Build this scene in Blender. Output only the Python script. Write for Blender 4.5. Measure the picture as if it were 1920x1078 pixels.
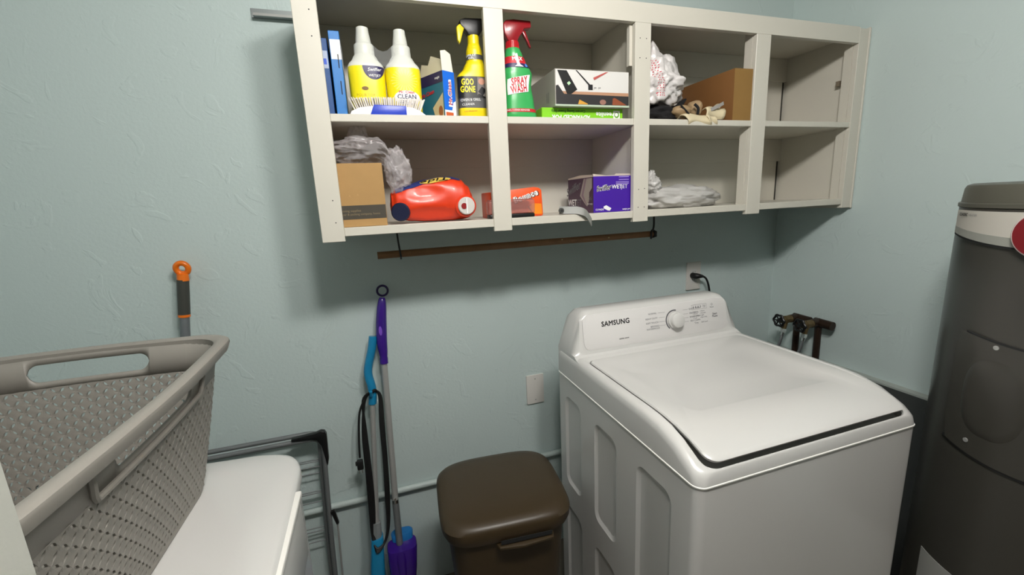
import bpy, bmesh, math, random
from mathutils import Vector, Matrix, noise
from mathutils.bvhtree import BVHTree
random.seed(7)
S = bpy.context.scene
PI = math.pi
for o in list(bpy.data.objects): bpy.data.objects.remove(o)
COL = S.collection

# ------------------------------------------------------------------ camera
cam_d = bpy.data.cameras.new('camera'); cam = bpy.data.objects.new('camera', cam_d); COL.objects.link(cam)
R_ = Vector((0.9484934, -0.31351804, -0.04546112)); U_ = Vector((0.10504459, 0.17586562, 0.9787936)); F_ = Vector((0.2988744, 0.93315472, -0.19974075))
M_ = Matrix((R_, U_, -F_)).transposed().to_4x4()
M_.translation = Vector((-0.0298, -1.6437, 1.5003))
cam.matrix_world = M_
cam_d.sensor_width = 36; cam_d.lens = 794.08/1920*36; cam_d.clip_start = .01
S.camera = cam

# ------------------------------------------------------------------ world, light, exposure
w = bpy.data.worlds.new('world'); S.world = w; w.use_nodes = True
w.node_tree.nodes['Background'].inputs[0].default_value = (.8, .9, 1, 1)
w.node_tree.nodes['Background'].inputs[1].default_value = .1
S.view_settings.view_transform = 'Standard'; S.view_settings.look = 'None'
S.view_settings.gamma = 1; S.view_settings.use_curve_mapping = False
S.view_settings.exposure = 0.0
def point(name, loc, power, r, color=(1, .965, .925)):
    l = bpy.data.lights.new(name, 'POINT'); l.energy = power; l.shadow_soft_size = r; l.color = color
    o = bpy.data.objects.new(name, l); o.location = loc; COL.objects.link(o); return o
for lx in (.12, .44): point('ceiling_light', (lx, -1.50, 2.38), 40, .085)

# ------------------------------------------------------------------ helpers
def lin(c): return c/12.92 if c <= .04045 else ((c+.055)/1.055)**2.4
def rgb(h):
    if isinstance(h, str): return tuple(lin(int(h[i:i+2], 16)/255) for i in (0, 2, 4))+(1,)
    return tuple(h)+(1,) if len(h) == 3 else h
MC = {}
def mat(name, col, rough=.5, metal=0, bump=0, bscale=60, var=0, vscale=3, spec=.5, detail=4, alpha=1, trans=0, coat=0, bdist=.002):
    if name in MC: return MC[name]
    m = bpy.data.materials.new(name); m.use_nodes = True; nt = m.node_tree; b = nt.nodes['Principled BSDF']
    c = rgb(col)
    b.inputs['Base Color'].default_value = c; b.inputs['Roughness'].default_value = rough
    b.inputs['Metallic'].default_value = metal; b.inputs['Specular IOR Level'].default_value = spec
    b.inputs['Alpha'].default_value = alpha; b.inputs['Transmission Weight'].default_value = trans
    b.inputs['Coat Weight'].default_value = coat
    tc = nt.nodes.new('ShaderNodeTexCoord')
    if bump:
        n = nt.nodes.new('ShaderNodeTexNoise'); n.inputs['Scale'].default_value = bscale; n.inputs['Detail'].default_value = detail
        nt.links.new(tc.outputs['Object'], n.inputs['Vector'])
        bp = nt.nodes.new('ShaderNodeBump'); bp.inputs['Strength'].default_value = bump; bp.inputs['Distance'].default_value = bdist
        nt.links.new(n.outputs['Fac'], bp.inputs['Height']); nt.links.new(bp.outputs['Normal'], b.inputs['Normal'])
    if var:
        n = nt.nodes.new('ShaderNodeTexNoise'); n.inputs['Scale'].default_value = vscale; n.inputs['Detail'].default_value = 5
        nt.links.new(tc.outputs['Object'], n.inputs['Vector'])
        mx = nt.nodes.new('ShaderNodeMix'); mx.data_type = 'RGBA'
        mx.inputs[6].default_value = tuple(x*(1-var) for x in c[:3])+(1,); mx.inputs[7].default_value = tuple(min(1, x*(1+var)) for x in c[:3])+(1,)
        nt.links.new(n.outputs['Fac'], mx.inputs[0]); nt.links.new(mx.outputs[2], b.inputs['Base Color'])
    MC[name] = m; return m

def obj(name, vs, fs, m, parent=None, smooth=False, kind=None):
    me = bpy.data.meshes.new(name); me.from_pydata([tuple(v) for v in vs], [], fs); me.update()
    bm = bmesh.new(); bm.from_mesh(me); bmesh.ops.remove_doubles(bm, verts=bm.verts, dist=1e-6)
    bmesh.ops.recalc_face_normals(bm, faces=bm.faces)
    return bmo(name, bm, m, parent, smooth, kind, me)
def bmo(name, bm, m, parent=None, smooth=False, kind=None, me=None):
    if me is None: me = bpy.data.meshes.new(name)
    if smooth:
        for f in bm.faces: f.smooth = True
        for e in bm.edges:
            if len(e.link_faces) == 2 and e.calc_face_angle(0) > .7: e.smooth = False
    bm.to_mesh(me); bm.free()
    o = bpy.data.objects.new(name, me); COL.objects.link(o)
    if m: me.materials.append(m)
    if parent: o.parent = parent
    if kind: o['kind'] = kind
    return o
def tag(o, label, cat, group=None):
    o['label'] = label; o['category'] = cat
    if group: o['group'] = group
    return o
def thing(name, label, cat, loc=(0, 0, 0), rz=0, group=None, rot=None):
    o = bpy.data.objects.new(name, None); COL.objects.link(o); o.location = loc
    o.rotation_euler = rot if rot else (0, 0, rz); o.empty_display_size = .05
    return tag(o, label, cat, group)
def addbox(bm, x0, x1, y0, y1, z0, z1, bev=0, seg=2, mx=None):
    r = bmesh.ops.create_cube(bm, size=1); vs = r['verts']
    for v in vs: v.co = Vector(((x0+x1)/2+v.co.x*(x1-x0), (y0+y1)/2+v.co.y*(y1-y0), (z0+z1)/2+v.co.z*(z1-z0)))
    if bev:
        es = list({e for v in vs for e in v.link_edges})
        rr = bmesh.ops.bevel(bm, geom=es, offset=bev, segments=seg, affect='EDGES', profile=.5)
        vs = list({v for f in rr['faces'] for v in f.verts} | {v for v in vs if v.is_valid})
    if mx is not None:
        for v in vs: v.co = mx @ v.co
    return vs
def box(name, x0, x1, y0, y1, z0, z1, m, parent=None, bev=0, seg=2, mx=None, kind=None):
    bm = bmesh.new(); addbox(bm, x0, x1, y0, y1, z0, z1, bev, seg, mx); return bmo(name, bm, m, parent, bev > 0 and seg > 1, kind)
def catmull(P, n=6, closed=False):
    P = [Vector(p) for p in P]; out = []; N = len(P)
    rng = range(N if closed else N-1)
    for i in rng:
        g = (lambda k: P[k % N]) if closed else (lambda k: P[max(0, min(N-1, k))])
        a, b, c, d = g(i-1), g(i), g(i+1), g(i+2)
        for k in range(n):
            t = k/n
            out.append(.5*((2*b)+(c-a)*t+(2*a-5*b+4*c-d)*t*t+(3*b-a-3*c+d)*t**3))
    if not closed: out.append(P[-1])
    return out
def addtube(bm, P, r, n=10, closed=False, cap=True, flat=1):
    P = [Vector(p) for p in P]; N = len(P); rings = []
    rad = r if callable(r) else (lambda t: r)
    up = None
    for i, p in enumerate(P):
        a = P[(i-1) % N] if closed or i > 0 else p; b = P[(i+1) % N] if closed or i < N-1 else p
        t = (b-a).normalized()
        if up is None: up = t.orthogonal().normalized()
        up = (up-t*up.dot(t)).normalized(); s = t.cross(up)
        q = rad(i/max(1, N-1))
        rings.append([bm.verts.new(p+up*math.cos(2*PI*k/n)*q+s*math.sin(2*PI*k/n)*q*flat) for k in range(n)])
    for i in range(N if closed else N-1):
        A, B = rings[i], rings[(i+1) % N]
        for k in range(n): bm.faces.new((A[k], A[(k+1) % n], B[(k+1) % n], B[k]))
    if cap and not closed: bm.faces.new(rings[0][::-1]); bm.faces.new(rings[-1])
def tube(name, P, r, m, parent=None, n=10, closed=False, flat=1, kind=None):
    bm = bmesh.new(); addtube(bm, P, r, n, closed, True, flat); bmesh.ops.recalc_face_normals(bm, faces=bm.faces); return bmo(name, bm, m, parent, True, kind)
def cylv(bm, a, b, r0, r1=None, n=24):
    r1 = r0 if r1 is None else r1
    a, b = Vector(a), Vector(b); addtube(bm, [a, b], lambda t: r0+(r1-r0)*t, n)
def disc(name, c, nrm, r, th, m, parent=None, n=32, bev=0):
    bm = bmesh.new(); c = Vector(c); nrm = Vector(nrm).normalized()
    if bev: addtube(bm, [c, c+nrm*(th-bev), c+nrm*th], lambda t: r if t < .9 else r-bev, n)
    else: addtube(bm, [c, c+nrm*th], r, n)
    bmesh.ops.recalc_face_normals(bm, faces=bm.faces)
    return bmo(name, bm, m, parent, True)
def sup(a, rx, ry, p):
    c, s = math.cos(a), math.sin(a)
    return rx*math.copysign(abs(c)**(2/p), c), ry*math.copysign(abs(s)**(2/p), s)
def interp(sec, z):
    for A, B in zip(sec, sec[1:]):
        if A[0] <= z <= B[0]:
            t = (z-A[0])/max(1e-9, B[0]-A[0]); return [A[i]+(B[i]-A[i])*t for i in range(1, len(A))]
    return list((sec[0] if z < sec[0][0] else sec[-1])[1:])
def dense(sec, n=5):
    P = [tuple(s) for s in sec]; out = []
    for i in range(len(P)-1):
        for k in range(n):
            t = k/n; t2 = t*t*(3-2*t)
            out.append((P[i][0]+(P[i+1][0]-P[i][0])*t,)+tuple(P[i][j]+(P[i+1][j]-P[i][j])*t2 for j in range(1, len(P[i]))))
    out.append(P[-1]); return out
# sections: (z, rx, ry, power, cx, cy)
def full(sec): return [tuple(s)+((2,) if len(s) == 3 else ())+(0, 0) if len(s) < 6 else s for s in [tuple(s) if len(s) != 3 else tuple(s)+(2,) for s in sec]]
def loft(name, sec, m, parent=None, n=40, z0=None, z1=None, off=0, a0=None, a1=None, cap=True):
    sec = full(sec)
    zs = sorted({s[0] for s in sec if (z0 is None or s[0] > z0) and (z1 is None or s[0] < z1)} | ({z0} if z0 is not None else set()) | ({z1} if z1 is not None else set()))
    rows = []
    for z in zs:
        rx, ry, p, cx, cy = interp(sec, z); row = []
        arc = a0 is not None
        for k in range(n+1 if arc else n):
            a = (a0+(a1-a0)*k/n) if arc else 2*PI*k/n
            x, y = sup(a, rx+off, ry+off, p); row.append(Vector((cx+x, cy+y, z)))
        rows.append(row)
    vs = [v for r in rows for v in r]; L = len(rows[0]); fs = []
    for i in range(len(rows)-1):
        for k in range(L if a0 is None else L-1):
            fs.append((i*L+k, i*L+(k+1) % L, (i+1)*L+(k+1) % L, (i+1)*L+k))
    if a0 is None and cap: fs += [tuple(range(L))[::-1], tuple((len(rows)-1)*L+k for k in range(L))]
    return obj(name, vs, fs, m, parent, True)
def surf(sec, off, acen=-PI/2):
    sec = full(sec)
    def f(x, z):   # x = sideways distance on the front half, z = height
        rx, ry, p, cx, cy = interp(sec, z); u = max(-.985, min(.985, x/max(rx, .005)))
        return Vector((cx+(rx+off)*u, cy-(ry+off)*(1-abs(u)**p)**(1/p), z))
    return f
def plane(o, u, v):
    o, u, v = Vector(o), Vector(u), Vector(v)
    return lambda x, y: o+u*x+v*y
def text(s, size, m, fn, parent, bold=0, shear=0, rot=0, at=(0, 0), align='CENTER', name='lettering', sx=1, sub=0):
    cu = bpy.data.curves.new('t', 'FONT'); cu.body = s; cu.size = size; cu.offset = min(bold, 0)*size; cu.shear = shear
    cu.align_x = align; cu.align_y = 'CENTER'; cu.resolution_u = 2; cu.space_line = .85; cu.space_character = 1+max(0, bold)*1.6
    o = bpy.data.objects.new('t', cu); COL.objects.link(o); bpy.context.view_layer.update()
    me = bpy.data.meshes.new_from_object(o.evaluated_get(bpy.context.evaluated_depsgraph_get()))
    bpy.data.objects.remove(o); bpy.data.curves.remove(cu)
    bm = bmesh.new(); bm.from_mesh(me); bpy.data.meshes.remove(me)
    bmesh.ops.triangulate(bm, faces=bm.faces)
    if bold > 0:
        src = bm.copy(); b_ = bold*size*.9; nk = 6 if bold > .025 else 4
        tmp = bpy.data.meshes.new('t'); src.to_mesh(tmp); src.free()
        for v in bm.verts: v.co.z = 0
        for k in range(nk):
            n0 = len(bm.verts); bm.from_mesh(tmp); bm.verts.ensure_lookup_table()
            for v in bm.verts[n0:]: v.co.x += b_*math.cos(2*PI*k/nk); v.co.y += b_*math.sin(2*PI*k/nk); v.co.z = (k+1)*4e-5
        bpy.data.meshes.remove(tmp)
    if sub:
        for _ in range(3):
            es = [e for e in bm.edges if e.calc_length() > sub]
            if not es: break
            bmesh.ops.subdivide_edges(bm, edges=es, cuts=1)
            bmesh.ops.triangulate(bm, faces=bm.faces)
    c, sn = math.cos(rot), math.sin(rot)
    for v in bm.verts:
        x, y, lift = v.co.x*sx, v.co.y, v.co.z; X, Y = at[0]+c*x-sn*y, at[1]+sn*x+c*y; p0 = Vector(fn(X, Y))
        if lift: p0 = p0+(Vector(fn(X+1e-3, Y))-p0).cross(Vector(fn(X, Y+1e-3))-p0).normalized()*lift
        v.co = p0
    return bmo(name, bm, m, parent)
def patch(name, pts, m, fn, parent, sub=0):
    # flat printed shape: polygon in (x, y) laid on a surface
    bm = bmesh.new(); f = bm.faces.new([bm.verts.new((x, y, 0)) for x, y in pts])
    if sub:
        bmesh.ops.triangulate(bm, faces=bm.faces)
        for _ in range(6):
            es = [e for e in bm.edges if e.calc_length() > sub]
            if not es: break
            bmesh.ops.subdivide_edges(bm, edges=es, cuts=1); bmesh.ops.triangulate(bm, faces=bm.faces)
    for v in bm.verts: v.co = fn(v.co.x, v.co.y)
    return bmo(name, bm, m, parent, sub > 0)
def ell(cx, cy, rx, ry, n=28, a0=0, a1=2*PI):
    return [(cx+rx*math.cos(a0+(a1-a0)*k/n), cy+ry*math.sin(a0+(a1-a0)*k/n)) for k in range(n + (0 if abs(a1-a0) > 6.2 else 1))]
def rect(x0, y0, x1, y1): return [(x0, y0), (x1, y0), (x1, y1), (x0, y1)]
def rrect(hx, hy, r, n=6, bow=0):
    out = []
    for cx, cy, a in ((hx-r, hy-r, 0), (-hx+r, hy-r, PI/2), (-hx+r, -hy+r, PI), (hx-r, -hy+r, 1.5*PI)):
        for k in range(n+1):
            t = a+PI/2*k/n; out.append((cx+r*math.cos(t), cy+r*math.sin(t)))
    return out
def extr(name, pts, th, m, fn, parent, bev=0):
    # extruded outline; fn(x, y, d)
    bm = bmesh.new(); A = [bm.verts.new(fn(x, y, 0)) for x, y in pts]; B = [bm.verts.new(fn(x, y, th)) for x, y in pts]; n = len(pts)
    bm.faces.new(A[::-1]); bm.faces.new(B)
    for k in range(n): bm.faces.new((A[k], A[(k+1) % n], B[(k+1) % n], B[k]))
    bmesh.ops.recalc_face_normals(bm, faces=bm.faces)
    if bev: bmesh.ops.bevel(bm, geom=bm.edges[:], offset=bev, segments=2, affect='EDGES', profile=.5)
    return bmo(name, bm, m, parent, True)

# ------------------------------------------------------------------ materials
def wall_mat():
    m = mat('wall_paint', 'bfcdcb', .55, bump=.3, bscale=95, bdist=.0025, spec=.35)
    nt = m.node_tree; b = nt.nodes['Principled BSDF']; tc = [n for n in nt.nodes if n.type == 'TEX_COORD'][0]
    b1 = [n for n in nt.nodes if n.type == 'BUMP'][0]
    n2 = nt.nodes.new('ShaderNodeTexNoise'); n2.inputs['Scale'].default_value = 7; n2.inputs['Detail'].default_value = 3; n2.inputs['Distortion'].default_value = 2.5
    cr = nt.nodes.new('ShaderNodeValToRGB'); cr.color_ramp.elements[0].position = .60; cr.color_ramp.elements[1].position = .66
    b2 = nt.nodes.new('ShaderNodeBump'); b2.inputs['Strength'].default_value = .35; b2.inputs['Distance'].default_value = .0022
    nt.links.new(tc.outputs['Object'], n2.inputs['Vector']); nt.links.new(n2.outputs['Fac'], cr.inputs[0]); nt.links.new(cr.outputs[0], b2.inputs['Height'])
    nt.links.new(b1.outputs['Normal'], b2.inputs['Normal']); nt.links.new(b2.outputs['Normal'], b.inputs['Normal'])
    return m
WALL = wall_mat()
CREAM = mat('cabinet_paint', 'cfcbbf', .4, bump=.12, bscale=30, var=.02)
WHITE = mat('white_enamel', 'cbcac7', .22, spec=.5, coat=.2)
WHITE2 = mat('white_plastic', 'cccbc8', .35)
SEAM = mat('bright_edge', 'eeece6', .3)
DARK = mat('dark_gap', '1a1b1c', .7)
BLACK = mat('black_plastic', '0c0c0d', .4)
BLACKR = mat('black_rubber', '0a0a0b', .55)
GREYM = mat('grey_metal', '76797a', .4, metal=.35)
SILV = mat('brushed_aluminium', 'a9a9a6', .38, metal=.35)
GALV = mat('galvanised_steel', '9da3a3', .35, metal=.8, bump=.2, bscale=40)
CHROME = mat('chrome', 'd8d8d8', .12, metal=1)
BRASS = mat('aged_brass', '6a5a3c', .5, metal=.5, var=.3, vscale=60)
BRONZE = mat('dark_copper_pipe', '33241a', .45, metal=.4, var=.3, vscale=40)
WOOD = mat('rod_wood', '7d5a38', .5, var=.25, vscale=25)
CARD = mat('cardboard', 'a98553', .8, var=.06, vscale=30)
CARDB = mat('brown_cardboard', '7c5328', .75, var=.06, vscale=20)
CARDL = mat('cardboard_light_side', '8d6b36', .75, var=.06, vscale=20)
BROWN = mat('brown_plastic', '392d1b', .42, bump=.25, bscale=260, bdist=.0006)
BASK = mat('taupe_plastic', '85817a', .5, bump=.1, bscale=200, bdist=.0005)
HEAT = mat('heater_grey', '3b3934', .3, coat=.1)
HEATL = mat('heater_rim_grey', '504f46', .4)
INKW = mat('ink_white', 'f2f2f2', .5); INKK = mat('ink_black', '101012', .5); INKG = mat('ink_grey', '6f6f73', .5)
INKR = mat('ink_red', 'c3202c', .5); INKY = mat('ink_yellow', 'f0dc14', .45); INKB = mat('ink_blue', '1d50c8', .45)
NAVY = mat('ink_navy', '262052', .45); PURP = mat('ink_purple', '41169a', .45)

# ------------------------------------------------------------------ room
XR, XL, YF, ZC, FL = 1.923, -1.35, -3.1, 2.44, -.13
def struct(o): o['kind'] = 'structure'; return o
def slab(name, x0, x1, y0, y1, z0, z1, m): return struct(box(name, x0, x1, y0, y1, z0, z1, m))
slab('wall_back', XL-.1, XR+.1, 0, .1, FL, ZC, WALL)
slab('wall_right', XR, XR+.1, YF, 0, FL, ZC, WALL)
slab('wall_left', XL-.1, XL, YF, 0, FL, ZC, WALL)
slab('wall_front', XL-.1, XR+.1, YF-.1, YF, FL, ZC, mat('far_wall_paint', '6f6a62', .7, bump=.2))
slab('floor', XL-.1, XR+.1, YF-.1, .1, FL-.1, FL, mat('floor_tile', '6b6256', .5, var=.08))
slab('ceiling', XL-.1, XR+.1, YF-.1, .1, ZC, ZC+.1, mat('ceiling_paint', 'c4c6c4', .8))
slab('trim_1', 1.890, XR, -1.6, -.001, FL, .692, mat('ledge_concrete', '3c403f', .75, bump=.3, bscale=30, var=.12))
slab('trim_2', 1.888, XR, -1.6, -.001, .692, .700, mat('ledge_cap', 'a3aaa4', .75, bump=.4, bscale=60, var=.15))
slab('door_1', -.93, -.1797, -1.475, -1.435, FL+.012, 2.03, mat('door_paint', 'a9aaa2', .5, bump=.15, bscale=120))

# ------------------------------------------------------------------ shelf cabinet on the back wall
D = .35; FY = -D; ZB = 1.409
cab = thing('wall_cabinet', 'long white doorless cabinet on the blue wall, eight open cubbies', 'cabinet', (0, 0, 0))
xs = [(-.165, -.105), (.336, .395), (.842, .902), (1.347, 1.413), (1.861, 1.911)]
for i, (a, b) in enumerate(xs):
    box('stile', a, b, FY, FY+.019, ZB, 2.10 if i in (0, 4) else 2.046, CREAM, cab, .0012, 1)
for i, (a, b) in enumerate(zip(xs[:-1], xs[1:])):
    box('top_rail', a[1], b[1] if i < 3 else b[0], FY+.0002, FY+.019, 2.046, 2.104, CREAM, cab)
    box('shelf_edge', a[1], b[0], FY+.002, FY+.0145, 1.732, 1.7525, CREAM, cab, .0015, 1)
    box('shelf_edge', a[1], b[0], FY+.002, FY+.0145, 1.423, 1.4475, CREAM, cab, .0015, 1)
for a, b in ((-.152, .866), (.888, 1.905)):
    box('shelf', a, b, FY+.0145, -.002, 1.7335, 1.752, CREAM, cab)
    box('bottom_panel', a, b, FY+.0145, -.002, 1.427, 1.447, CREAM, cab)
    box('top_panel', a, b, FY+.019, -.002, 2.089, 2.104, CREAM, cab)
    for z0, z1, zs in ((1.447, 1.7335, 1.632), (1.752, 2.089, 1.990)):
        box('nailer_board', a, b, -.018, -.002, zs, z1, CREAM, cab, .001, 1)
        box('back_panel', a, b-(.032 if a > .5 else 0), -.014, -.002, z0, zs, CREAM, cab)
for z0, z1 in ((1.447, 1.632), (1.752, 1.990)): box('panel_gap_shade', 1.873, 1.893, -.005, -.002, z0, z1, mat('gap_shadow', '3b3a34', .8), cab)  # dark strip laid in the back panel gap, its shade put into the colour
for x0, x1 in ((-.166, -.152), (.866, .8765), (.8775, .888), (1.893, 1.911)):
    box('side_panel', x0, x1, FY+.019, -.002, ZB+.004 if x0 < 0 or x0 > 1.5 else 1.42, 2.104, CREAM, cab)
box('side_panel', 1.911, 1.921, FY-.003, -.002, 1.406, 2.106, CREAM, cab, .002, 1)
for x0, x1 in ((1.346, 1.347), (1.859, 1.861)):
    box('backing_strip', x0, x1+.03, FY+.019, FY+.052, 1.43, 2.06, CREAM, cab)
box('backing_strip', .832, .858, FY+.019, FY+.034, 1.92, 2.07, CREAM, cab)
box('catch', 1.866, 1.884, -.285, -.27, 1.905, 1.925, mat('catch_brown', '7a6f5e', .5), cab)
for x, z in ((-.124, 2.002), (-.125, 1.94), (-.125, 1.524), (-.124, 1.463), (.860, 1.999), (.884, 1.999), (.860, 1.94), (.884, 1.94), (.862, 1.52), (.886, 1.522), (.861, 1.459), (.886, 1.459)):
    disc('screw_hole', (x, FY-.0004, z), (0, 1, 0), .0017, .0008, DARK, cab, 10)

# wall strip left of the cabinet
t = thing('angle_bracket', 'grey metal angle strip on wall left of cabinet top', 'bracket', (-.26, 0, 2.10))
box('flange', -.058, .096, -.004, 0, -.001, .026, GALV, t); box('ledge', -.050, .096, -.03, -.004, -.001, .002, GALV, t)
box('lip', -.048, .096, -.031, -.029, -.003, .004, SILV, t)

# hanging rod
t = thing('hanging_rod', 'brown wooden hanging rod on two hooks under the cabinet', 'rod', (.525, -.17, 1.343))
rod = tube('rod', [(-.547, 0, 0), (.53, 0, 0)], .0125, WOOD, t, 14)
for x, z in ((.12, .0125), (.32, .006)): disc('knot', (x, -.0124, z-.006), (0, -1, 0), .003, .0006, mat('paint_fleck', 'b8aa80', .6), t, 10)
IRON = mat('black_iron', '111314', .5)
tube('hook', [(-.478, .0, .085), (-.476, .0, .04), (-.474, -.0165, .008), (-.473, -.017, -.006), (-.472, 0, -.0165)], .003, IRON, t, 8)
tube('hook', catmull([(.535, 0, .085), (.536, 0, .04), (.53, -.004, .02), (.515, -.014, .012), (.512, -.017, -.002), (.518, -.008, -.016), (.53, .006, -.016)]), .004, IRON, t, 8)
extr('clamp', [(.53+.016*math.cos(a)*(1+.12*math.cos(5*a)), .016*math.sin(a)*(1+.12*math.cos(5*a))) for a in [2*PI*k/24 for k in range(24)]], .012, IRON, lambda x, y, d: Vector((.528+d, (x-.53)*1.1, y)), t, .001)

# ------------------------------------------------------------------ washer
WX, WY = .548, -1.026
t = thing('washing_machine', 'white top-loading washing machine below the cabinet', 'washing machine', (.891, -.674, 0))
def zt(y):   # deck profile, y local (-.352 .. .352)
    y += -.674
    return .987 if y > -.82 else .987-.029*((-.82-y)/.2)**2
def rings(name, shapes, m, parent, cap=True):
    # shapes: list of (hx, hy0, hy1, r, zfun)
    V = []; F = []; L = None
    for hx, y0, y1, r, zf in shapes:
        cy = (y0+y1)/2; P = rrect(hx, (y1-y0)/2, r, 8)
        # densify the long sides so that the profile can bend
        Q = []
        for i, p in enumerate(P):
            q = P[(i+1) % len(P)]; Q.append(p)
            if i % 9 == 8:
                for k in range(1, 12): Q.append((p[0]+(q[0]-p[0])*k/12, p[1]+(q[1]-p[1])*k/12))
        L = len(Q); V += [(x, y+cy, zf(y+cy)) for x, y in Q]
    for i in range(len(shapes)-1):
        for k in range(L): F.append((i*L+k, i*L+(k+1) % L, (i+1)*L+(k+1) % L, (i+1)*L+k))
    if cap: F.append(tuple((len(shapes)-1)*L+k for k in range(L)))
    return obj(name, V, F, m, parent, True)
c_ = lambda z: (lambda y: z)
rings('cabinet_body', [(.33, -.34, .34, .02, c_(-.10)), (.341, -.351, .351, .022, c_(-.098)), (.341, -.351, .351, .022, c_(.897))], WHITE, t)
rings('seam_strip', [(.342, -.352, .352, .024, c_(.8975)), (.3437, -.3537, .353, .026, c_(.8985)), (.3437, -.3537, .353, .026, c_(.901)), (.342, -.352, .352, .024, c_(.902))], SEAM, t)
def lipz(d): return lambda y: zt(y)-d-(.026*max(0, min(1, (-.20-y)/.13))**2)
rings('top_deck', [(.342, -.352, .352, .024, c_(.902)), (.342, -.352, .352, .026, lipz(.026)), (.340, -.350, .350, .028, lipz(.012)), (.335, -.348, .345, .032, lipz(.004)), (.325, -.3465, .338, .036, lipz(.0005)),
                 (.315, -.345, .20, .034, lipz(0)), (.312, -.342, .186, .032, lipz(.003)), (.311, -.341, .184, .03, lipz(.03)), (.2, -.22, .1, .03, lipz(.04))], WHITE, t)
def lidz(d):
    def f(y):
        k = max(0, min(1, (-.235-y)/.09)); return zt(y)+.001-d-.006*k*k
    return f
def recess(d): return lambda y: lidz(0)(y)-d
lid = rings('lid', [(.292, -.320, .165, .024, lidz(.016)), (.305, -.341, .18, .026, lidz(.0115)), (.3075, -.3455, .183, .028, lidz(.004)), (.305, -.341, .180, .026, lidz(.0005)), (.299, -.334, .176, .024, lidz(0)),
             (.245, -.215, .10, .035, recess(.0)), (.232, -.203, .085, .035, recess(.005)), (.15, -.12, .02, .03, recess(.0055))], WHITE, t)
# console
prof = [(.345, .90), (.345, 1.105), (.335, 1.122), (.315, 1.13), (.275, 1.131), (.256, 1.127), (.246, 1.115), (.226, 1.01), (.220, .992), (.205, .984), (.180, .978), (.18, .9)]
V = []; F = []; NX = 28
for i in range(NX+1):
    u = -1+2*i/NX; x = .3375*math.copysign(min(1, abs(u))**.8, u)
    e = max(0, (abs(x)-.278)/.0595)            # round the shoulders
    for j, (y, z) in enumerate(prof):
        zz = z
        if z > .99: zz = .992+(z-.992)*math.sqrt(max(0, 1-e**3.2))
        V.append((x*(1-.06*max(0, (zz-.99)/.14)) if z > .99 else x, y, zz))
L = len(prof)
for i in range(NX):
    for j in range(L-1): F.append((i*L+j, i*L+j+1, (i+1)*L+j+1, (i+1)*L+j))
F += [tuple(range(L)), tuple(NX*L+j for j in range(L))]
con = obj('console', V, F, WHITE, t, True)
n_ = Vector((0, -.105, .02)).normalized(); o_ = Vector((0, .2355, 1.06)); v_ = Vector((0, .02, .105)).normalized()
cp = lambda d: (lambda x, y: o_+Vector((x, 0, 0))+v_*y+n_*d)
panel = extr('control_panel', rrect(.296, .0595, .026), .0035, mat('panel_white', 'd9d7d5', .3), lambda x, y, d: o_+Vector((x, 0, 0))+v_*y+n_*(d-.002), t, .0008)
T = cp(.0022)
text('SAMSUNG', .0235, INKK, T, panel, bold=.03, at=(-.172, .022), sx=.98)
text('active wave', .008, INKK, T, panel, bold=.01, at=(-.145, -.035), shear=.2)
kx = .065
for i, s in enumerate(('NORMAL', 'HEAVY DUTY', 'SOFT TOUCH', 'BEDDING', 'WATERPROOF')):
    y = (.033, .016, .001, -.012, -.020)[i]; text(s, .0082, INKG, T, panel, at=(kx-.072+i*.002, y), align='RIGHT')
    if i < 4: patch('pointer_line', rect(kx-.066, y-.0003, kx-.038, y+.0003), INKG, T, panel)
for i, s in enumerate(('QUICK WASH', 'DELICATES', 'RINSE+SPIN', 'SELF CLEAN')):
    y = (.031, .016, .002, -.012)[i]; text(s, .0082, INKG, T, panel, at=(kx+.064+i*.001, y), align='LEFT')
    patch('pointer_line', rect(kx+.038, y-.0003, kx+.06, y+.0003), INKG, T, panel)
for a, b, c, d in ((.142, .026, .208, .0265), (.142, .043, .208, .0435), (.142, .026, .1425, .0435), (.2075, .026, .208, .0435)):
    patch('display_frame', rect(a, b, c, d), INKG, T, panel)
for i in range(4): text('88'[i % 2], .011, INKG, T, panel, at=(.150+i*.0105, .0345))
text('Delay\nLock', .006, INKG, T, panel, at=(.197, .0345))
for cx in (.146, .178):
    for i in range(4):
        y = .018-i*.0075; patch('indicator', ell(cx, y, .0011, .0011, 8), INKG, T, panel)
        text(('Hot', 'Warm', 'Eco Warm', 'Cold')[i] if cx < .15 else ('Heavy', 'Normal', 'Light', 'Spin Only')[i], .0065, INKG, T, panel, at=(cx+.003, y), align='LEFT')
text('Temp', .0075, INKG, T, panel, at=(.158, -.022)); text('Soil Level', .0075, INKG, T, panel, at=(.194, -.022))
patch('power_mark', ell(.232, .037, .004, .004, 14), INKG, T, panel); patch('power_mark', ell(.232, .037, .003, .003, 14), MC['panel_white'], cp(.0024), panel)
text('Power', .007, INKG, T, panel, at=(.232, .027)); text('Start\nPause', .010, INKG, T, panel, at=(.242, -.003), bold=.02)
k = kn = None
kc = o_+Vector((kx, 0, 0))+n_*.001
def ringmesh(name, r0, r1, th, m, a0=0, a1=2*PI, base=0):
    bm = bmesh.new(); n = 40; rows = []
    for i in range(n+1):
        a = a0+(a1-a0)*i/n; dirv = Vector((math.cos(a), 0, 0))+v_*math.sin(a)
        rows.append([bm.verts.new(kc+dirv*r+n_*(base+h)) for r, h in ((r0, 0), (r0, th), (r1, th), (r1, 0))])
    for i in range(n):
        for j in range(4): bm.faces.new((rows[i][j], rows[i][(j+1) % 4], rows[i+1][(j+1) % 4], rows[i+1][j]))
    bmesh.ops.recalc_face_normals(bm, faces=bm.faces); return bmo(name, bm, m, t, True)
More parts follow.
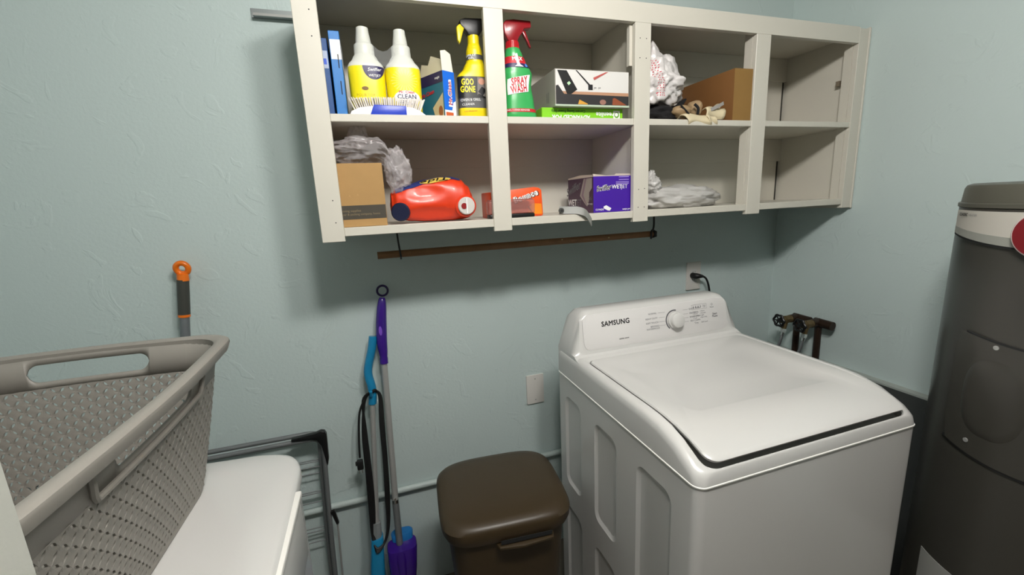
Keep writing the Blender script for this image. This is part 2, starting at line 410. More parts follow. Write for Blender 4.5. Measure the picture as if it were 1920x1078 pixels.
ringmesh('dial_mark', .0335, .037, .0018, mat('dial_grey', '55565a', .4), PI*.42, PI*1.27)
bm = bmesh.new(); addtube(bm, [kc, kc+n_*.010, kc+n_*.011, kc+n_*.024, kc+n_*.027, kc+n_*.0275], lambda q: (.031, .030, .027, .0255, .021, .001)[round(q*5)], 40); bmesh.ops.recalc_face_normals(bm, faces=bm.faces)
bmo('dial', bm, WHITE2, t, True)
# pressed panels on the left side, cut into the sheet metal
body = [c for c in t.children if c.name.startswith('cabinet_body')][0]; cuts = []
def pressed(ya, yb, za, zb):
    y0, z0 = (ya+yb)/2+.674, (za+zb)/2; hy, hz = abs(yb-ya)/2, abs(zb-za)/2
    V = []; F = []; n = len(rrect(1, 1, .1))
    for i, (ins, d) in enumerate(((-.01, -.006), (0, .0), (.006, .003), (.013, .0058), (.02, .0066))):
        V += [(-.341+d, y0+a, z0+b) for a, b in rrect(hy-ins, hz-ins, max(.03-ins*.7, .006))]
    for i in range(4):
        for k in range(n): F.append((i*n+k, i*n+(k+1) % n, (i+1)*n+(k+1) % n, (i+1)*n+k))
    F += [tuple(range(n)), tuple(4*n+k for k in range(n))]
    cuts.append(obj('cut', V, F, WHITE))
for yb_ in ((-.385, -.50), (-.59, -.715), (-.81, -.945)):
    if yb_[0] < -.8: pressed(*yb_, .02, .832)
    else: pressed(*yb_, .495, .832); pressed(*yb_, .02, .40)
for c in cuts:
    md = body.modifiers.new('cut', 'BOOLEAN'); md.operation = 'DIFFERENCE'; md.object = c; md.solver = 'EXACT'; c.location = t.location
bpy.context.view_layer.update()
nm = bpy.data.meshes.new_from_object(body.evaluated_get(bpy.context.evaluated_depsgraph_get()))
body.modifiers.clear(); body.data = nm
for c in cuts: bpy.data.objects.remove(c)
bm = bmesh.new(); bm.from_mesh(nm)
for f in bm.faces: f.smooth = True
for e in bm.edges: e.smooth = not (len(e.link_faces) == 2 and e.calc_face_angle(0) > .22)
bm.to_mesh(nm); bm.free()
for sx in (-1, 1):
    for sy in (-1, 1): disc('foot', (sx*.28, sy*.29, FL), (0, 0, 1), .022, .035, BLACKR, t, 16)
# washer power cord
t = thing('power_cord', 'black power cord plugged into white wall outlet behind the washer', 'cord', (1.405, -.008, 1.112))
bm = bmesh.new(); addtube(bm, catmull([(0, .0, 0), (0, -.02, 0), (.01, -.034, .001), (.03, -.036, -.002)], 4), lambda q: .014 if q < .45 else .014-.008*(q-.45)/.55, 12); bmesh.ops.recalc_face_normals(bm, faces=bm.faces)
bmo('plug', bm, BLACKR, t, True)
tube('cable', catmull([(.026, -.036, -.001), (.045, -.038, -.012), (.062, -.036, -.04), (.074, -.033, -.075), (.08, -.03, -.11), (.082, -.03, -.3), (.05, -.1, -.7)]), .0048, BLACKR, t, 8)
# wall plates
def wplate(name, label, loc, outlet):
    t = thing(name, label, 'wall plate' if not outlet else 'outlet', loc)
    extr('plate', rrect(.0405, .0675, .004), .007, mat('plate_white', 'cdcac4', .35), lambda x, y, d: Vector((x, -d, y)), t, .0018)
    if outlet:
        for s in (-1, 1):
            extr('receptacle', rrect(.017, .014, .008), .0015, WHITE2, lambda x, y, d: Vector((x, -.006-d, s*.0195+y)), t)
            for dx in (-.006, .006): patch('slot', rect(dx-.0009, s*.0195-.003, dx+.0009, s*.0195+.005), DARK, lambda x, y: Vector((x, -.0077, y)), t)
        disc('screw', (0, -.0065, 0), (0, -1, 0), .003, .001, SILV, t, 12)
    else:
        for s in (-1, 1): disc('screw', (0, -.0065, s*.049), (0, -1, 0), .0035, .001, SILV, t, 12)
wplate('blank_wall_plate', 'blank white wall plate on back wall left of the washer', (.581, 0, .681), False)
wplate('wall_outlet', 'white wall outlet with a plug in it under the cabinet', (1.414, 0, 1.108), True)
# conduit pipe along the wall
t = thing('wall_pipe', 'thin painted pipe running horizontally low along the back wall', 'pipe', (0, -.015, .353))
tube('pipe', [(-1.3, 0, 0), (.56, 0, 0), (1.8, 0, 0)], .0125, mat('pipe_paint', 'b3bfbc', .5), t, 14)
for x in (-.5, .5, 1.2): box('strap', x-.008, x+.008, -.0135, .0145, -.0135, .0135, MC['pipe_paint'], t, .003)

# ------------------------------------------------------------------ laundry taps
def tap(lbl, y, z, loc):
    t = thing('laundry_tap', lbl, 'tap', loc)
    # horizontal pipe along the wall, valve body, wheel facing the room, riser
    bm = bmesh.new(); cylv(bm, (.0, 0, 0), (0, .05, 0), .016, .014, 16); cylv(bm, (0, -.035, 0), (0, .02, 0), .019, None, 8); bmesh.ops.recalc_face_normals(bm, faces=bm.faces)
    return t, bm
for lbl, y0, z0, xx in (('black handled laundry tap nearer the room corner', -.186, .885, 1.83), ('black handled laundry tap nearer the water heater', -.290, .888, 1.83)):
    t = thing('laundry_tap', lbl, 'tap', (xx, y0, z0), group='laundry taps on right wall'); t.scale = (1.1, 1.1, 1.1)
    bm = bmesh.new()
    cylv(bm, (-.045, 0, 0), (.01, 0, 0), .014, .017, 12); cylv(bm, (-.03, 0, 0), (-.015, 0, 0), .018, None, 6)
    cylv(bm, (-.018, 0, 0), (-.03, 0, -.045), .011, .010, 12); bmesh.ops.recalc_face_normals(bm, faces=bm.faces)
    bmo('valve_body', bm, BRASS, t, True)
    bm = bmesh.new(); cylv(bm, (.005, 0, 0), (.05, 0, 0), .0175, None, 14); addtube(bm, [(.045, .015, 0), (.045, -.06, -.002)], .018, 14); addtube(bm, [(.048, 0, 0), (.05, 0, -.16), (.05, 0, -.188)], .013, 12)
    bmesh.ops.recalc_face_normals(bm, faces=bm.faces); bmo('supply_pipe', bm, BRONZE, t, True)
    bm = bmesh.new(); W = [(-.06, .024*math.cos(a)*(1+.09*math.cos(6*a)), .024*math.sin(a)*(1+.09*math.cos(6*a))) for a in [2*PI*k/36 for k in range(36)]]
    addtube(bm, W, .0045, 8, True)
    for k in range(6):
        a = PI/3*k; addtube(bm, [(-.06, .007*math.cos(a), .007*math.sin(a)), (-.06, .024*math.cos(a), .024*math.sin(a))], .003, 6)
    cylv(bm, (-.066, 0, 0), (-.045, 0, 0), .008, .006, 12); bmesh.ops.recalc_face_normals(bm, faces=bm.faces)
    bmo('hand_wheel', bm, BLACK, t, True)
    bm = bmesh.new(); cylv(bm, (-.028, 0, -.04), (-.031, 0, -.056), .0125, .011, 6); cylv(bm, (-.031, 0, -.056), (-.034, 0, -.07), .0075, None, 12); bmesh.ops.recalc_face_normals(bm, faces=bm.faces)
    hn = bmo('hose_nut', bm, CHROME, t, True)
    tube('hose', catmull([(-.033, .0, -.065), (-.045, .002, -.11), (-.065, .01, -.18), (-.09, .03, -.28), (-.12, .05, -.45)]), .006, mat('braided_steel', '8d9092', .3, metal=.8, bump=.5, bscale=900, bdist=.0006), t, 10)

# ------------------------------------------------------------------ water heater
hc = (1.62, -1.16); hr = .28
t = thing('water_heater', 'tall dark grey cylindrical water heater right of the washer', 'water heater', (hc[0], hc[1], 0))
def ringc(name, zr, m, n=96):
    V = [(r*math.cos(2*PI*k/n), r*math.sin(2*PI*k/n), z) for z, r in zr for k in range(n)]; F = []
    for i in range(len(zr)-1):
        for k in range(n): F.append((i*n+k, i*n+(k+1) % n, (i+1)*n+(k+1) % n, (i+1)*n+k))
    F.append(tuple(range(n))); F.append(tuple((len(zr)-1)*n+k for k in range(n)))
    return obj(name, V, F, m, t, True)
ringc('tank_jacket', [(-.10, .27), (-.095, hr), (1.43, hr)], HEAT)
ringc('top_cap', [(1.43, hr-.003), (1.432, hr+.003), (1.441, hr+.003), (1.443, hr-.002), (1.478, hr-.005), (1.486, hr-.009), (1.49, hr-.02), (1.486, hr-.05), (1.489, .02)], HEATL)
for k in range(3): disc('foot', (.2*math.cos(k*2.1), .2*math.sin(k*2.1), FL), (0, 0, 1), .02, .035, BLACK, t, 14)
def hs(off, zbow=0):
    def f(a, z):  # a in degrees
        r = hr+off; return Vector((r*math.cos(math.radians(a)), r*math.sin(math.radians(a)), z))
    return f
def curved(name, a0, a1, z0f, z1f, off, th, m, n=28, pr=t):
    bm = bmesh.new(); rows = []
    for i in range(n+1):
        a = a0+(a1-a0)*i/n; f0, f1 = hs(off), hs(off+th)
        z0, z1 = z0f(i/n), z1f(i/n)
        rows.append([bm.verts.new(p) for p in (f0(a, z0), f1(a, z0), f1(a, z1), f0(a, z1))])
    for i in range(n):
        for j in range(4): bm.faces.new((rows[i][j], rows[i][(j+1) % 4], rows[i+1][(j+1) % 4], rows[i+1][j]))
    bm.faces.new(rows[0]); bm.faces.new(rows[-1][::-1]); bmesh.ops.recalc_face_normals(bm, faces=bm.faces)
    return bmo(name, bm, m, pr, True)
K = lambda z: (lambda u: z)
band = curved('name_band', 127, 225, lambda u: 1.366-.022*math.sin(PI*min(1, u*1.0)), K(1.424), -.002, .008, mat('band_white', 'b5b1a8', .35))
curved('band_shade', 127.5, 225, lambda u: 1.366-.022*math.sin(PI*u), lambda u: 1.383-.018*math.sin(PI*u), .0062, .0006, mat('band_grey', '8e8f88', .4), pr=band)
curved('band_gap', 126, 226, lambda u: 1.361-.022*math.sin(PI*u), lambda u: 1.3665-.022*math.sin(PI*u), -.001, .006, DARK)
def ht(a_deg, off): return lambda x, z: hs(off)(a_deg+math.degrees(x/hr), z)
text('CLASSIC', .010, INKK, ht(131.5, .0075), band, bold=.04, shear=.25, at=(0, 1.414), align='LEFT', sub=.004)
text('HEATER', .008, INKG, ht(140.5, .0075), band, at=(0, 1.4135), align='LEFT', sub=.004)
bc = hs(.004)(176, 1.378); bn = Vector((math.cos(math.radians(176)), math.sin(math.radians(176)), 0)); bu = Vector((-bn.y, bn.x, 0))
bd = disc('badge', bc, bn, .054, .012, mat('badge_rim', 'c0b0ac', .4), t, 48, .002)
disc('badge_face', bc+bn*.0115, bn, .050, .002, mat('badge_red', '6d0f18', .35), bd, 48)
text('R', .085, mat('badge_letter', 'c9c0bc', .4), plane(bc+bn*.0142, bu, (0, 0, 1)), bd, bold=.0, at=(0, .0))
# element door, screws, bulge, label
def doorz(u, top, lo): return None
door = curved('element_cover', 147, 213, lambda u: .832-.02*math.sin(PI*u)+(.06 if u < .02 or u > .98 else 0), lambda u: 1.128-.012*math.sin(PI*u)-(.04 if u < .02 or u > .98 else 0), -.001, .007, HEAT)
curved('cover_gap', 147, 213, lambda u: .826-.02*math.sin(PI*u), lambda u: .834-.02*math.sin(PI*u), -.001, .005, DARK)
curved('cover_gap', 152, 213, lambda u: 1.126-.012*math.sin(PI*u), lambda u: 1.129-.012*math.sin(PI*u), -.001, .0075, DARK)
V = []; F = []; n = 40
for i, (s, o2) in enumerate(((1, .0062), (.92, .0085), (.8, .0098), (.6, .010))):
    V += [tuple(hs(o2)(168+13*s*math.copysign(abs(math.cos(2*PI*k/n))**.8, math.cos(2*PI*k/n)), .975+.10*s*math.copysign(abs(math.sin(2*PI*k/n))**.8, math.sin(2*PI*k/n)))) for k in range(n)]
for i in range(3):
    for k in range(n): F.append((i*n+k, i*n+(k+1) % n, (i+1)*n+(k+1) % n, (i+1)*n+k))
F.append(tuple(3*n+k for k in range(n)))
obj('cover_bulge', V, F, HEAT, t, True)
for a, z in ((166.5, 1.108), (161, .852)): disc('screw', hs(.004)(a, z), hs(1)(a, 0)/1.28, .0055, .004, SILV, t, 14)
curved('rating_label', 144.9, 215, K(.02), K(.464), 0, .0012, mat('label_grey', '9d9d98', .5), 24)

# ------------------------------------------------------------------ machine under the basket (front faces +x)
t = thing('dryer', 'white front-loading dryer under the laundry basket', 'dryer', (-.6, -.96, 0))
out0 = [(-.39, .40), (.0, .385), (.20, .362), (.28, .352), (.335, .328), (.360, .285), (.367, .22), (.371, -.03), (.372, -.345), (.36, -.365), (-.39, -.365)]
def outline(pts, ins, z):
    cx, cy = 0, 0
    return [(x-math.copysign(min(ins, abs(x)), x), y-math.copysign(min(ins, abs(y)), y), z) for x, y in pts]
Q = [(p.x, p.y) for p in catmull([(x, y, 0) for x, y in out0[1:-2]], 5)]
Q = [(-.39, .40)]+Q+[(.36, -.365), (-.39, -.365)]
V = []; F = []; n = len(Q)
for ins, z in ((.012, -.10), (.006, .905), (.006, .918), (.0, .922), (0, .94), (.003, .947), (.010, .951), (.05, .952), (.075, .952), (.085, .9505)): V += outline(Q, ins, z)
for i in range(9):
    for k in range(n): F.append((i*n+k, i*n+(k+1) % n, (i+1)*n+(k+1) % n, (i+1)*n+k))
F.append(tuple(9*n+k for k in range(n))); F.append(tuple(range(n)))
obj('dryer_body', V, F, WHITE, t, True)
box('control_fascia', .358, .374, -.36, .18, .80, .934, WHITE2, t, .004)
box('fascia_edge', .362, .378, -.36, .185, .930, .9425, SEAM, t, .003)
disc('door', (.362, -.02, .56), (1, 0, 0), .235, .03, WHITE2, t, 48, .02)
disc('door_ring', (.388, -.02, .56), (1, 0, 0), .21, .022, GREYM, t, 48, .008)
disc('door_glass', (.392, -.02, .56), (1, 0, 0), .16, .022, mat('dark_glass', '15181a', .08), t, 48, .006)
for sx in (-1, 1):
    for sy in (-1, 1): disc('foot', (sx*.3, sy*.29, FL), (0, 0, 1), .022, .035, BLACKR, t, 16)

# ------------------------------------------------------------------ laundry basket
t = thing('laundry_basket', 'taupe perforated plastic laundry basket standing on the dryer', 'laundry basket', (-.602, -.925, .953), rz=math.radians(-1.5))
HB = .297
def bo(s, h, off=0):
    # s in [0,1) round, h 0..1 height -> point
    k = h**.9; a, b = .185+.060*k+off, .252+.058*k+off
    r = .055+.02*k
    # rounded rect by arclength with slightly bowed sides
    segs = [(2*(b-r), 's'), (PI/2*r, 'c'), (2*(a-r), 's'), (PI/2*r, 'c'), (2*(b-r), 's'), (PI/2*r, 'c'), (2*(a-r), 's'), (PI/2*r, 'c')]
    tot = 0; ref = [.44, .11, .30, .11, .44, .11, .30, .11]; T_ = sum(ref); q = (s % 1)*T_
    i = 0
    while q > ref[i]: q -= ref[i]; i += 1
    u = q/ref[i]
    # i=0: right side (+x) from -y to +y; then corner; then top (+y) from +x to -x; ...
    A = PI/2*(i//2)
    hx, hy = (a, b) if (i//2) % 2 == 0 else (b, a)
    if i % 2 == 0:
        x, y = hx, -(hy-r)+2*(hy-r)*u
        x += .010*math.sin(PI*u)*k
    else: x, y = hx-r+r*math.cos(u*PI/2), hy-r+r*math.sin(u*PI/2)
    c, sn = math.cos(A), math.sin(A)
    return Vector((c*x-sn*y, sn*x+c*y, h*HB))
NS, NM = 148, 16; H0, H1 = .045, .775
V = []; F = []; idx = {}
def vert(key, s, h, off=0):
    if key not in idx: idx[key] = len(V); V.append(bo(s, h, off))
    return idx[key]
for i in range(NS):
    for j in range(NM):
        def P(a, b):
            I, J = 2*i+a, 2*j+b
            o3 = 0
            if a % 2 == 0 and b % 2 == 0: o3 = .0011 if ((I//2)+(J//2)) % 2 else -.0005
            return vert((I % (2*NS), J), (I/2)/NS, H0+(H1-H0)*(J/2)/NM, o3)
        outer = [P(0, 0), P(1, 0), P(2, 0), P(2, 1), P(2, 2), P(1, 2), P(0, 2), P(0, 1)]
        if (i+j) % 2: lens = [(.20, .20), (.52, .30), (.62, .38), (.70, .48), (.80, .80), (.48, .70), (.38, .62), (.30, .52)]
        else: lens = [(.38, .38), (.48, .30), (.80, .20), (.70, .52), (.62, .62), (.52, .70), (.20, .80), (.30, .48)]
        inner = [0]*8
        for q, (u, v) in enumerate(lens):
            inner[q] = len(V); V.append(bo((i+u)/NS, H0+(H1-H0)*(j+v)/NM))
        for q in range(8): F.append((outer[q], outer[(q+1) % 8], inner[(q+1) % 8], inner[q]))
bm = bmesh.new(); VV = [bm.verts.new(v) for v in V]
for f in F: bm.faces.new([VV[k] for k in f])
bmesh.ops.recalc_face_normals(bm, faces=bm.faces)
def solid(o, th):
    m = o.modifiers.new('solidify', 'SOLIDIFY'); m.thickness = th; m.offset = 0; return o
solid(bmo('perforated_wall', bm, BASK, t), .003)
# bottom and lower band
bm = bmesh.new(); n = 96
r0 = [bm.verts.new(bo(k/n, 0)) for k in range(n)]; r1 = [bm.verts.new(bo(k/n, H0)) for k in range(n)]
for k in range(n): bm.faces.new((r0[k], r0[(k+1) % n], r1[(k+1) % n], r1[k]))
bm.faces.new(r0[::-1]); bmesh.ops.recalc_face_normals(bm, faces=bm.faces)
solid(bmo('base', bm, BASK, t, True), .003)
# upper band with hand holes; s centre of sides
ref = [.44, .11, .30, .11, .44, .11, .30, .11]; T_ = sum(ref)
def sc(i): return (sum(ref[:i])+ref[i]/2)/T_
holes = [(sc(0), .105, 'long'), (sc(2), .090, 'short'), (sc(4), .105, 'long'), (sc(6), .090, 'short')]
NB = 1500; bm = bmesh.new(); cache = {}
def bv(k, h):
    key = (k % NB, round(h, 5))
    if key not in cache: cache[key] = bm.verts.new(bo((k % NB)/NB, h))
    return cache[key]
def hole(k):
    s = k/NB
    for c, w_, _ in holes:
        hw = w_/T_*1.0
        d = abs(s-c); d = min(d, 1-d)
        if d < hw:
            e = (hw-d)*T_; r = .0165   # metres from the end
            rr = r if e > r else math.sqrt(max(0, r*r-(r-e)**2))
            return (.872-rr/HB, .872+rr/HB)
    return (.872, .872)
for k in range(NB):
    a, b = hole(k), hole(k+1)
    for (l0, l1), (h0, h1) in (((H1, H1), (a[0], b[0])), ((a[1], b[1]), (.985, .985))):
        vs = []
        for v in (bv(k, l0), bv(k+1, l1), bv(k+1, h1), bv(k, h0)):
            if v not in vs: vs.append(v)
        if len(vs) > 2: bm.faces.new(vs)
bmesh.ops.recalc_face_normals(bm, faces=bm.faces)
solid(bmo('upper_band', bm, BASK, t, True), .0035)
# rim
V = []; F = []; n = 160
pr = [(-.003, .95), (-.003, .99), (.001, 1.0), (.008, 1.003), (.014, 1.0), (.018, .99), (.019, .975), (.014, .925), (.012, .925), (.015, .975), (.010, .988), (.003, .985), (.0005, .95)]
def bow(s):   # rim stands a little proud at mid sides
    return 0
for k in range(n):
    for off, h in pr:
        p = bo(k/n, min(h, 1), 0); q = bo(k/n, .99, off); V.append((q.x, q.y, h*HB))
L = len(pr)
for k in range(n):
    for j in range(L): F.append((k*L+j, ((k+1) % n)*L+j, ((k+1) % n)*L+(j+1) % L, k*L+(j+1) % L))
obj('rim', V, F, BASK, t, True)
# raised frame lines round the hand holes (outside) and ledge line inside
for c, w_, kk in holes:
    hw = (w_+.035)/T_; pts = []
    for i in range(25): pts.append(bo(c-hw+2*hw*i/24, .775, .004))
    pts = [bo(c-hw-.004, .90, .004), bo(c-hw-.002, .80, .004)]+pts+[bo(c+hw+.002, .80, .004), bo(c+hw+.004, .90, .004)]
    tube('hand_hole_frame', pts, .0045, BASK, t, 8)

# ------------------------------------------------------------------ trash can
t = thing('trash_can', 'dark brown plastic trash can between mops and washer', 'trash can', (.272, -.476, 0), rz=math.radians(-5))
def rsec(z, a, b, p=4.8): return (z, a, b, p, 0, 0)
loft('bin_body', [rsec(FL, .125, .106), rsec(FL+.006, .13, .111), rsec(.3, .162, .143), rsec(.548, .178, .16), rsec(.56, .179, .161)], BROWN, t, 72)
loft('lid', [rsec(.556, .184, .166), rsec(.558, .19, .171), rsec(.575, .197, .176), rsec(.597, .198, .177), rsec(.607, .195, .174, 4), rsec(.614, .186, .165, 3.8), rsec(.619, .165, .145, 3.6), rsec(.621, .11, .1, 3), rsec(.6215, .03, .03, 3)], BROWN, t, 72)
extr('lid_grip', [(-.05, -.155), (.125, -.155), (.118, -.186), (.03, -.194), (-.04, -.186)], .008, BROWN, lambda x, y, d: Vector((x, y, .552-d)), t, .002)
extr('grip_slot', [(-.035, -.1765), (.115, -.1765), (.115, -.178), (-.035, -.178)], .012, DARK, lambda x, y, d: Vector((x, y-.003, .557+d)), t)

# ------------------------------------------------------------------ mops
PUR = mat('purple_plastic', '35137c', .25, coat=.3); TEAL = mat('teal_plastic', '147aa6', .3, coat=.2); BLUEP = mat('blue_plastic', '1b6aa8', .35)
t = thing('spray_mop', 'mop with purple handle and silver pole leaning on the wall', 'mop', (-.05, -.16, 0))
def rel(P, o=(-.05, -.16, 0)): return [tuple(Vector(p)-Vector(o)) for p in P]
ax = rel([(-.024, -.036, 1.135), (-.036, -.044, 1.04), (-.04, -.049, .99), (-.039, -.058, .925)])
bm = bmesh.new(); addtube(bm, catmull(rel([(-.021, -.032, 1.172), (-.026, -.036, 1.14), (-.034, -.041, 1.08), (-.039, -.048, 1.01), (-.0385, -.053, .96), (-.04, -.058, .925)]), 5), lambda q: .009+.011*math.sin(PI*min(1, q*1.05))**.7 if q < .85 else .0155, 16); bmesh.ops.recalc_face_normals(bm, faces=bm.faces)
hd = bmo('handle', bm, PUR, t, True)
c0 = Vector(rel([(-.0175, -.03, 1.197)])[0])
tube('hanging_ring', [c0+Vector((.019*math.cos(a), 0, .019*math.sin(a))) for a in [2*PI*k/24 for k in range(24)]], .0042, mat('dark_purple_plastic', '25124a', .35), t, 8, closed=True)
patch('handle_button', ell(0, 0, .006, .018, 16), mat('lilac_button', '7a4fc0', .3), lambda x, y: Vector(rel([(-.04, -.066, 1.055)])[0])+Vector((x, -.001, y)), t)
tube('upper_pole', rel([(-.040, -.058, .925), (-.0545, -.118, .385)]), .0118, SILV, t, 14)
tube('lower_pole', rel([(-.0545, -.118, .387), (-.0565, -.138, .19)]), .0128, GREYM, t, 14)
tube('pole_collar', rel([(-.0544, -.117, .392), (-.0546, -.119, .380)]), .0135, CHROME, t, 14)
disc('pole_button', rel([(-.0545, -.128, .40)])[0], (0, -1, .2), .004, .003, CHROME, t, 12)
bc_ = Vector((.0, 0, 0))
loft('bottle_cradle', [(FL+.03, .03, .03, 4, -.005, .02), (.03, .043, .035, 4, -.005, .01), (.12, .052, .038, 4, -.002, .012), (.205, .056, .04, 4, .002, .018), (.21, .054, .038, 4, .002, .018)], PUR, t, 40)
loft('pole_socket', [(.1, .016, .02, 3, -.006, -.012), (.16, .02, .022, 3, -.006, -.008), (.2, .024, .024, 3, -.006, .0), (.208, .022, .022, 3, -.006, 0)], PUR, t, 24)
loft('refill_bottle', [(.06, .03, .02, 3, .006, .05), (.2, .04, .024, 3, .006, .052), (.232, .042, .024, 3, .006, .054), (.238, .036, .02, 3, .006, .054)], BLUEP, t, 30)
box('mop_head', -.04, .055, -.01, .09, FL, FL+.035, PUR, t, .008)
t = thing('steam_mop', 'mop with bent teal handle and wound black cord', 'mop', (-.13, -.15, 0))
o2 = (-.13, -.15, 0)
tube('handle', catmull(rel([(-.068, -.044, 1.032), (-.078, -.05, .985), (-.096, -.057, .925), (-.1, -.061, .89), (-.093, -.066, .845), (-.093, -.07, .81), (-.097, -.072, .78)], o2), 5), .0165, TEAL, t, 16, flat=.85)
tube('pole', rel([(-.097, -.072, .79), (-.133, -.119, .29)], o2), .0098, SILV, t, 12)
bm = bmesh.new(); cylv(bm, *rel([(-.132, -.117, .315), (-.136, -.124, .25)], o2), .016, .019, 8); bmesh.ops.recalc_face_normals(bm, faces=bm.faces); bmo('pole_clamp', bm, mat('grey_plastic', '7f8384', .4), t)
loft('steam_body', [(FL+.03, .022, .026, 4, -.024, -.006), (.03, .034, .035, 4, -.02, -.002), (.12, .027, .032, 4, -.018, .008), (.25, .0235, .028, 4, -.006, .025), (.258, .021, .025, 4, -.006, .025)], TEAL, t, 30)
box('cleaning_head', -.14, .035, -.07, .06, FL, FL+.035, TEAL, t, .01)
tube('cord_hook', rel([(-.097, -.066, .825), (-.097, -.095, .822), (-.097, -.1, .84)], o2), .006, TEAL, t, 8)
cords = []
for k in range(4):
    e = .004*k
    lp = [(-.093+e*.3, -.088-e*.3, .832+e*.5), (-.122-e*.6, -.078, .80), (-.142+e*.9, -.09+e*.5, .68), (-.146+e*1.3, -.105, .52), (-.15+e*1.4, -.118, .38), (-.152+e*.8, -.130, .275), (-.14, -.16-e*.4, .235-e), (-.108, -.145, .245),
          (-.088-e*.4, -.132, .30), (-.076-e*.9, -.122, .42), (-.070-e*.8, -.11, .55), (-.066-e*.9, -.095, .70), (-.064-e*.5, -.078, .80), (-.078, -.08, .83)]
    cords.append(catmull(rel(lp, o2), 6, True))
bm = bmesh.new()
for c in cords: addtube(bm, c, .0046, 8, True)
addtube(bm, catmull(rel([(-.118, -.08, .812), (-.145, -.085, .76), (-.158, -.092, .66), (-.163, -.096, .585)], o2), 6), .0038, 8)
bmesh.ops.recalc_face_normals(bm, faces=bm.faces); cb = bmo('wound_cord', bm, BLACKR, t, True)
bm = bmesh.new(); p0 = Vector(rel([(-.165, -.096, .56)], o2)[0]); addbox(bm, p0.x-.011, p0.x+.011, p0.y-.01, p0.y+.01, p0.z-.022, p0.z+.015, .004)
addbox(bm, p0.x-.016, p0.x-.009, p0.y-.006, p0.y+.006, p0.z-.004, p0.z+.01, .002); pg = bmo('plug', bm, BLACKR, t, True)
for dx in (-.005, .005): box('prong', p0.x+dx-.0012, p0.x+dx+.0012, p0.y-.003, p0.y+.003, p0.z-.038, p0.z-.02, CHROME, pg)

# orange topped pole behind the basket
t = thing('duster_pole', 'pole with orange ring and grey grip behind the basket', 'cleaning pole', (-.70, -.1, 0))
o3 = (-.70, -.1, 0)
ORG = mat('orange_plastic', 'e8730f', .35)
c0 = Vector(rel([(-.617, -.045, 1.338)], o3)[0])
bm = bmesh.new(); addtube(bm, [c0+Vector((.0165*math.cos(a), -.004*math.sin(a), .0175*math.sin(a))) for a in [2*PI*k/24 for k in range(24)]], .0085, 10, True)
cylv(bm, c0+Vector((-.002, 0, -.018)), c0+Vector((-.003, -.001, -.040)), .0155, .0165, 18); bmesh.ops.recalc_face_normals(bm, faces=bm.faces); bmo('ring_end', bm, ORG, t, True)
tube('grip', rel([(-.6205, -.046, 1.302), (-.6345, -.05, 1.188)], o3), .0165, mat('dark_grip', '3c3d38', .5), t, 18)
tube('grip_band', rel([(-.6345, -.05, 1.19), (-.6352, -.0503, 1.182)], o3), .0168, ORG, t, 18)
tube('pole', rel([(-.635, -.05, 1.184), (-.73, -.25, FL+.003)], o3), .0135, mat('grey_tube', '6d7275', .4, metal=.3), t, 16)

# ------------------------------------------------------------------ folded drying rack
t = thing('drying_rack', 'folded grey metal drying rack leaning by the mops', 'drying rack', (-.45, -.06, 0))
o4 = (-.45, -.06, 0)
for yo, P in ((0, [(-1.12, -.05, .700), (-.34, -.05, .697), (-.31, -.05, .692), (-.297, -.05, .67), (-.318, -.05, .28), (-.332, -.05, FL)]), (1, [(-1.10, -.075, .688), (-.34, -.075, .686), (-.305, -.075, .682), (-.283, -.075, .655), (-.30, -.08, .3), (-.314, -.087, FL)])):
    Pc = [P[0], P[1]]+[tuple(p) for p in catmull(P[1:4], 5)][1:]+P[4:]
    tube('frame_tube', rel(Pc, o4), .0085, GREYM, t, 12)
for yo, P in ((0, [(-1.12, -.05, .700), (-1.12, -.05, FL)]), (1, [(-1.10, -.075, .688), (-1.10, -.085, FL)])): tube('leg', rel(P, o4), .0085, GREYM, t, 12)
extr('corner_bracket', [(-.382, .697), (-.382, .705), (-.30, .711), (-.284, .716), (-.271, .712), (-.266, .70), (-.270, .6), (-.276, .575), (-.279, .6), (-.288, .66), (-.30, .682), (-.32, .69)], .02, BLACK, lambda x, y, d: Vector((x+.45, -.084-d+.095-.02, y)), t, .002)
extr('hinge_clip', [(-.29, .385), (-.276, .388), (-.266, .33), (-.276, .328)], .012, BLACK, lambda x, y, d: Vector((x+.45, -.02-d, y)), t, .001)
tube('stay_wire', rel([(-.273, -.08, .33), (-.289, -.09, FL)], o4), .0035, SILV, t, 8)
for z in (.585, .578, .556, .53, .455, .447, .41, .30, .285, .24): tube('rail_wire', rel([(-1.1, -.045, z+.0), (-.30, -.045, z)], o4), .0022, GREYM, t, 6)

# ================================================================== cabinet contents
ZS, ZL = 1.7522, 1.4473
def facebox(name, label, cat, x0, x1, y0, y1, z0, z1, m, rz=0, group=None):
    cx, cy = (x0+x1)/2, (y0+y1)/2
    t = thing(name, label, cat, (cx, cy, z0), rz, group)
    hx, hy, h = (x1-x0)/2, (y1-y0)/2, z1-z0
    b = box('carton', -hx, hx, -hy, hy, 0, h, m, t, .0012, 1)
    front = lambda d=.0006: plane((0, -hy-d, 0), (1, 0, 0), (0, 0, 1))
    left = lambda d=.0006: plane((-hx-d, 0, 0), (0, -1, 0), (0, 0, 1))
    return t, hx, hy, h, front, left
BLU = mat('carton_blue', '1773bd', .45); BLD = mat('carton_dark_blue', '154a86', .5)
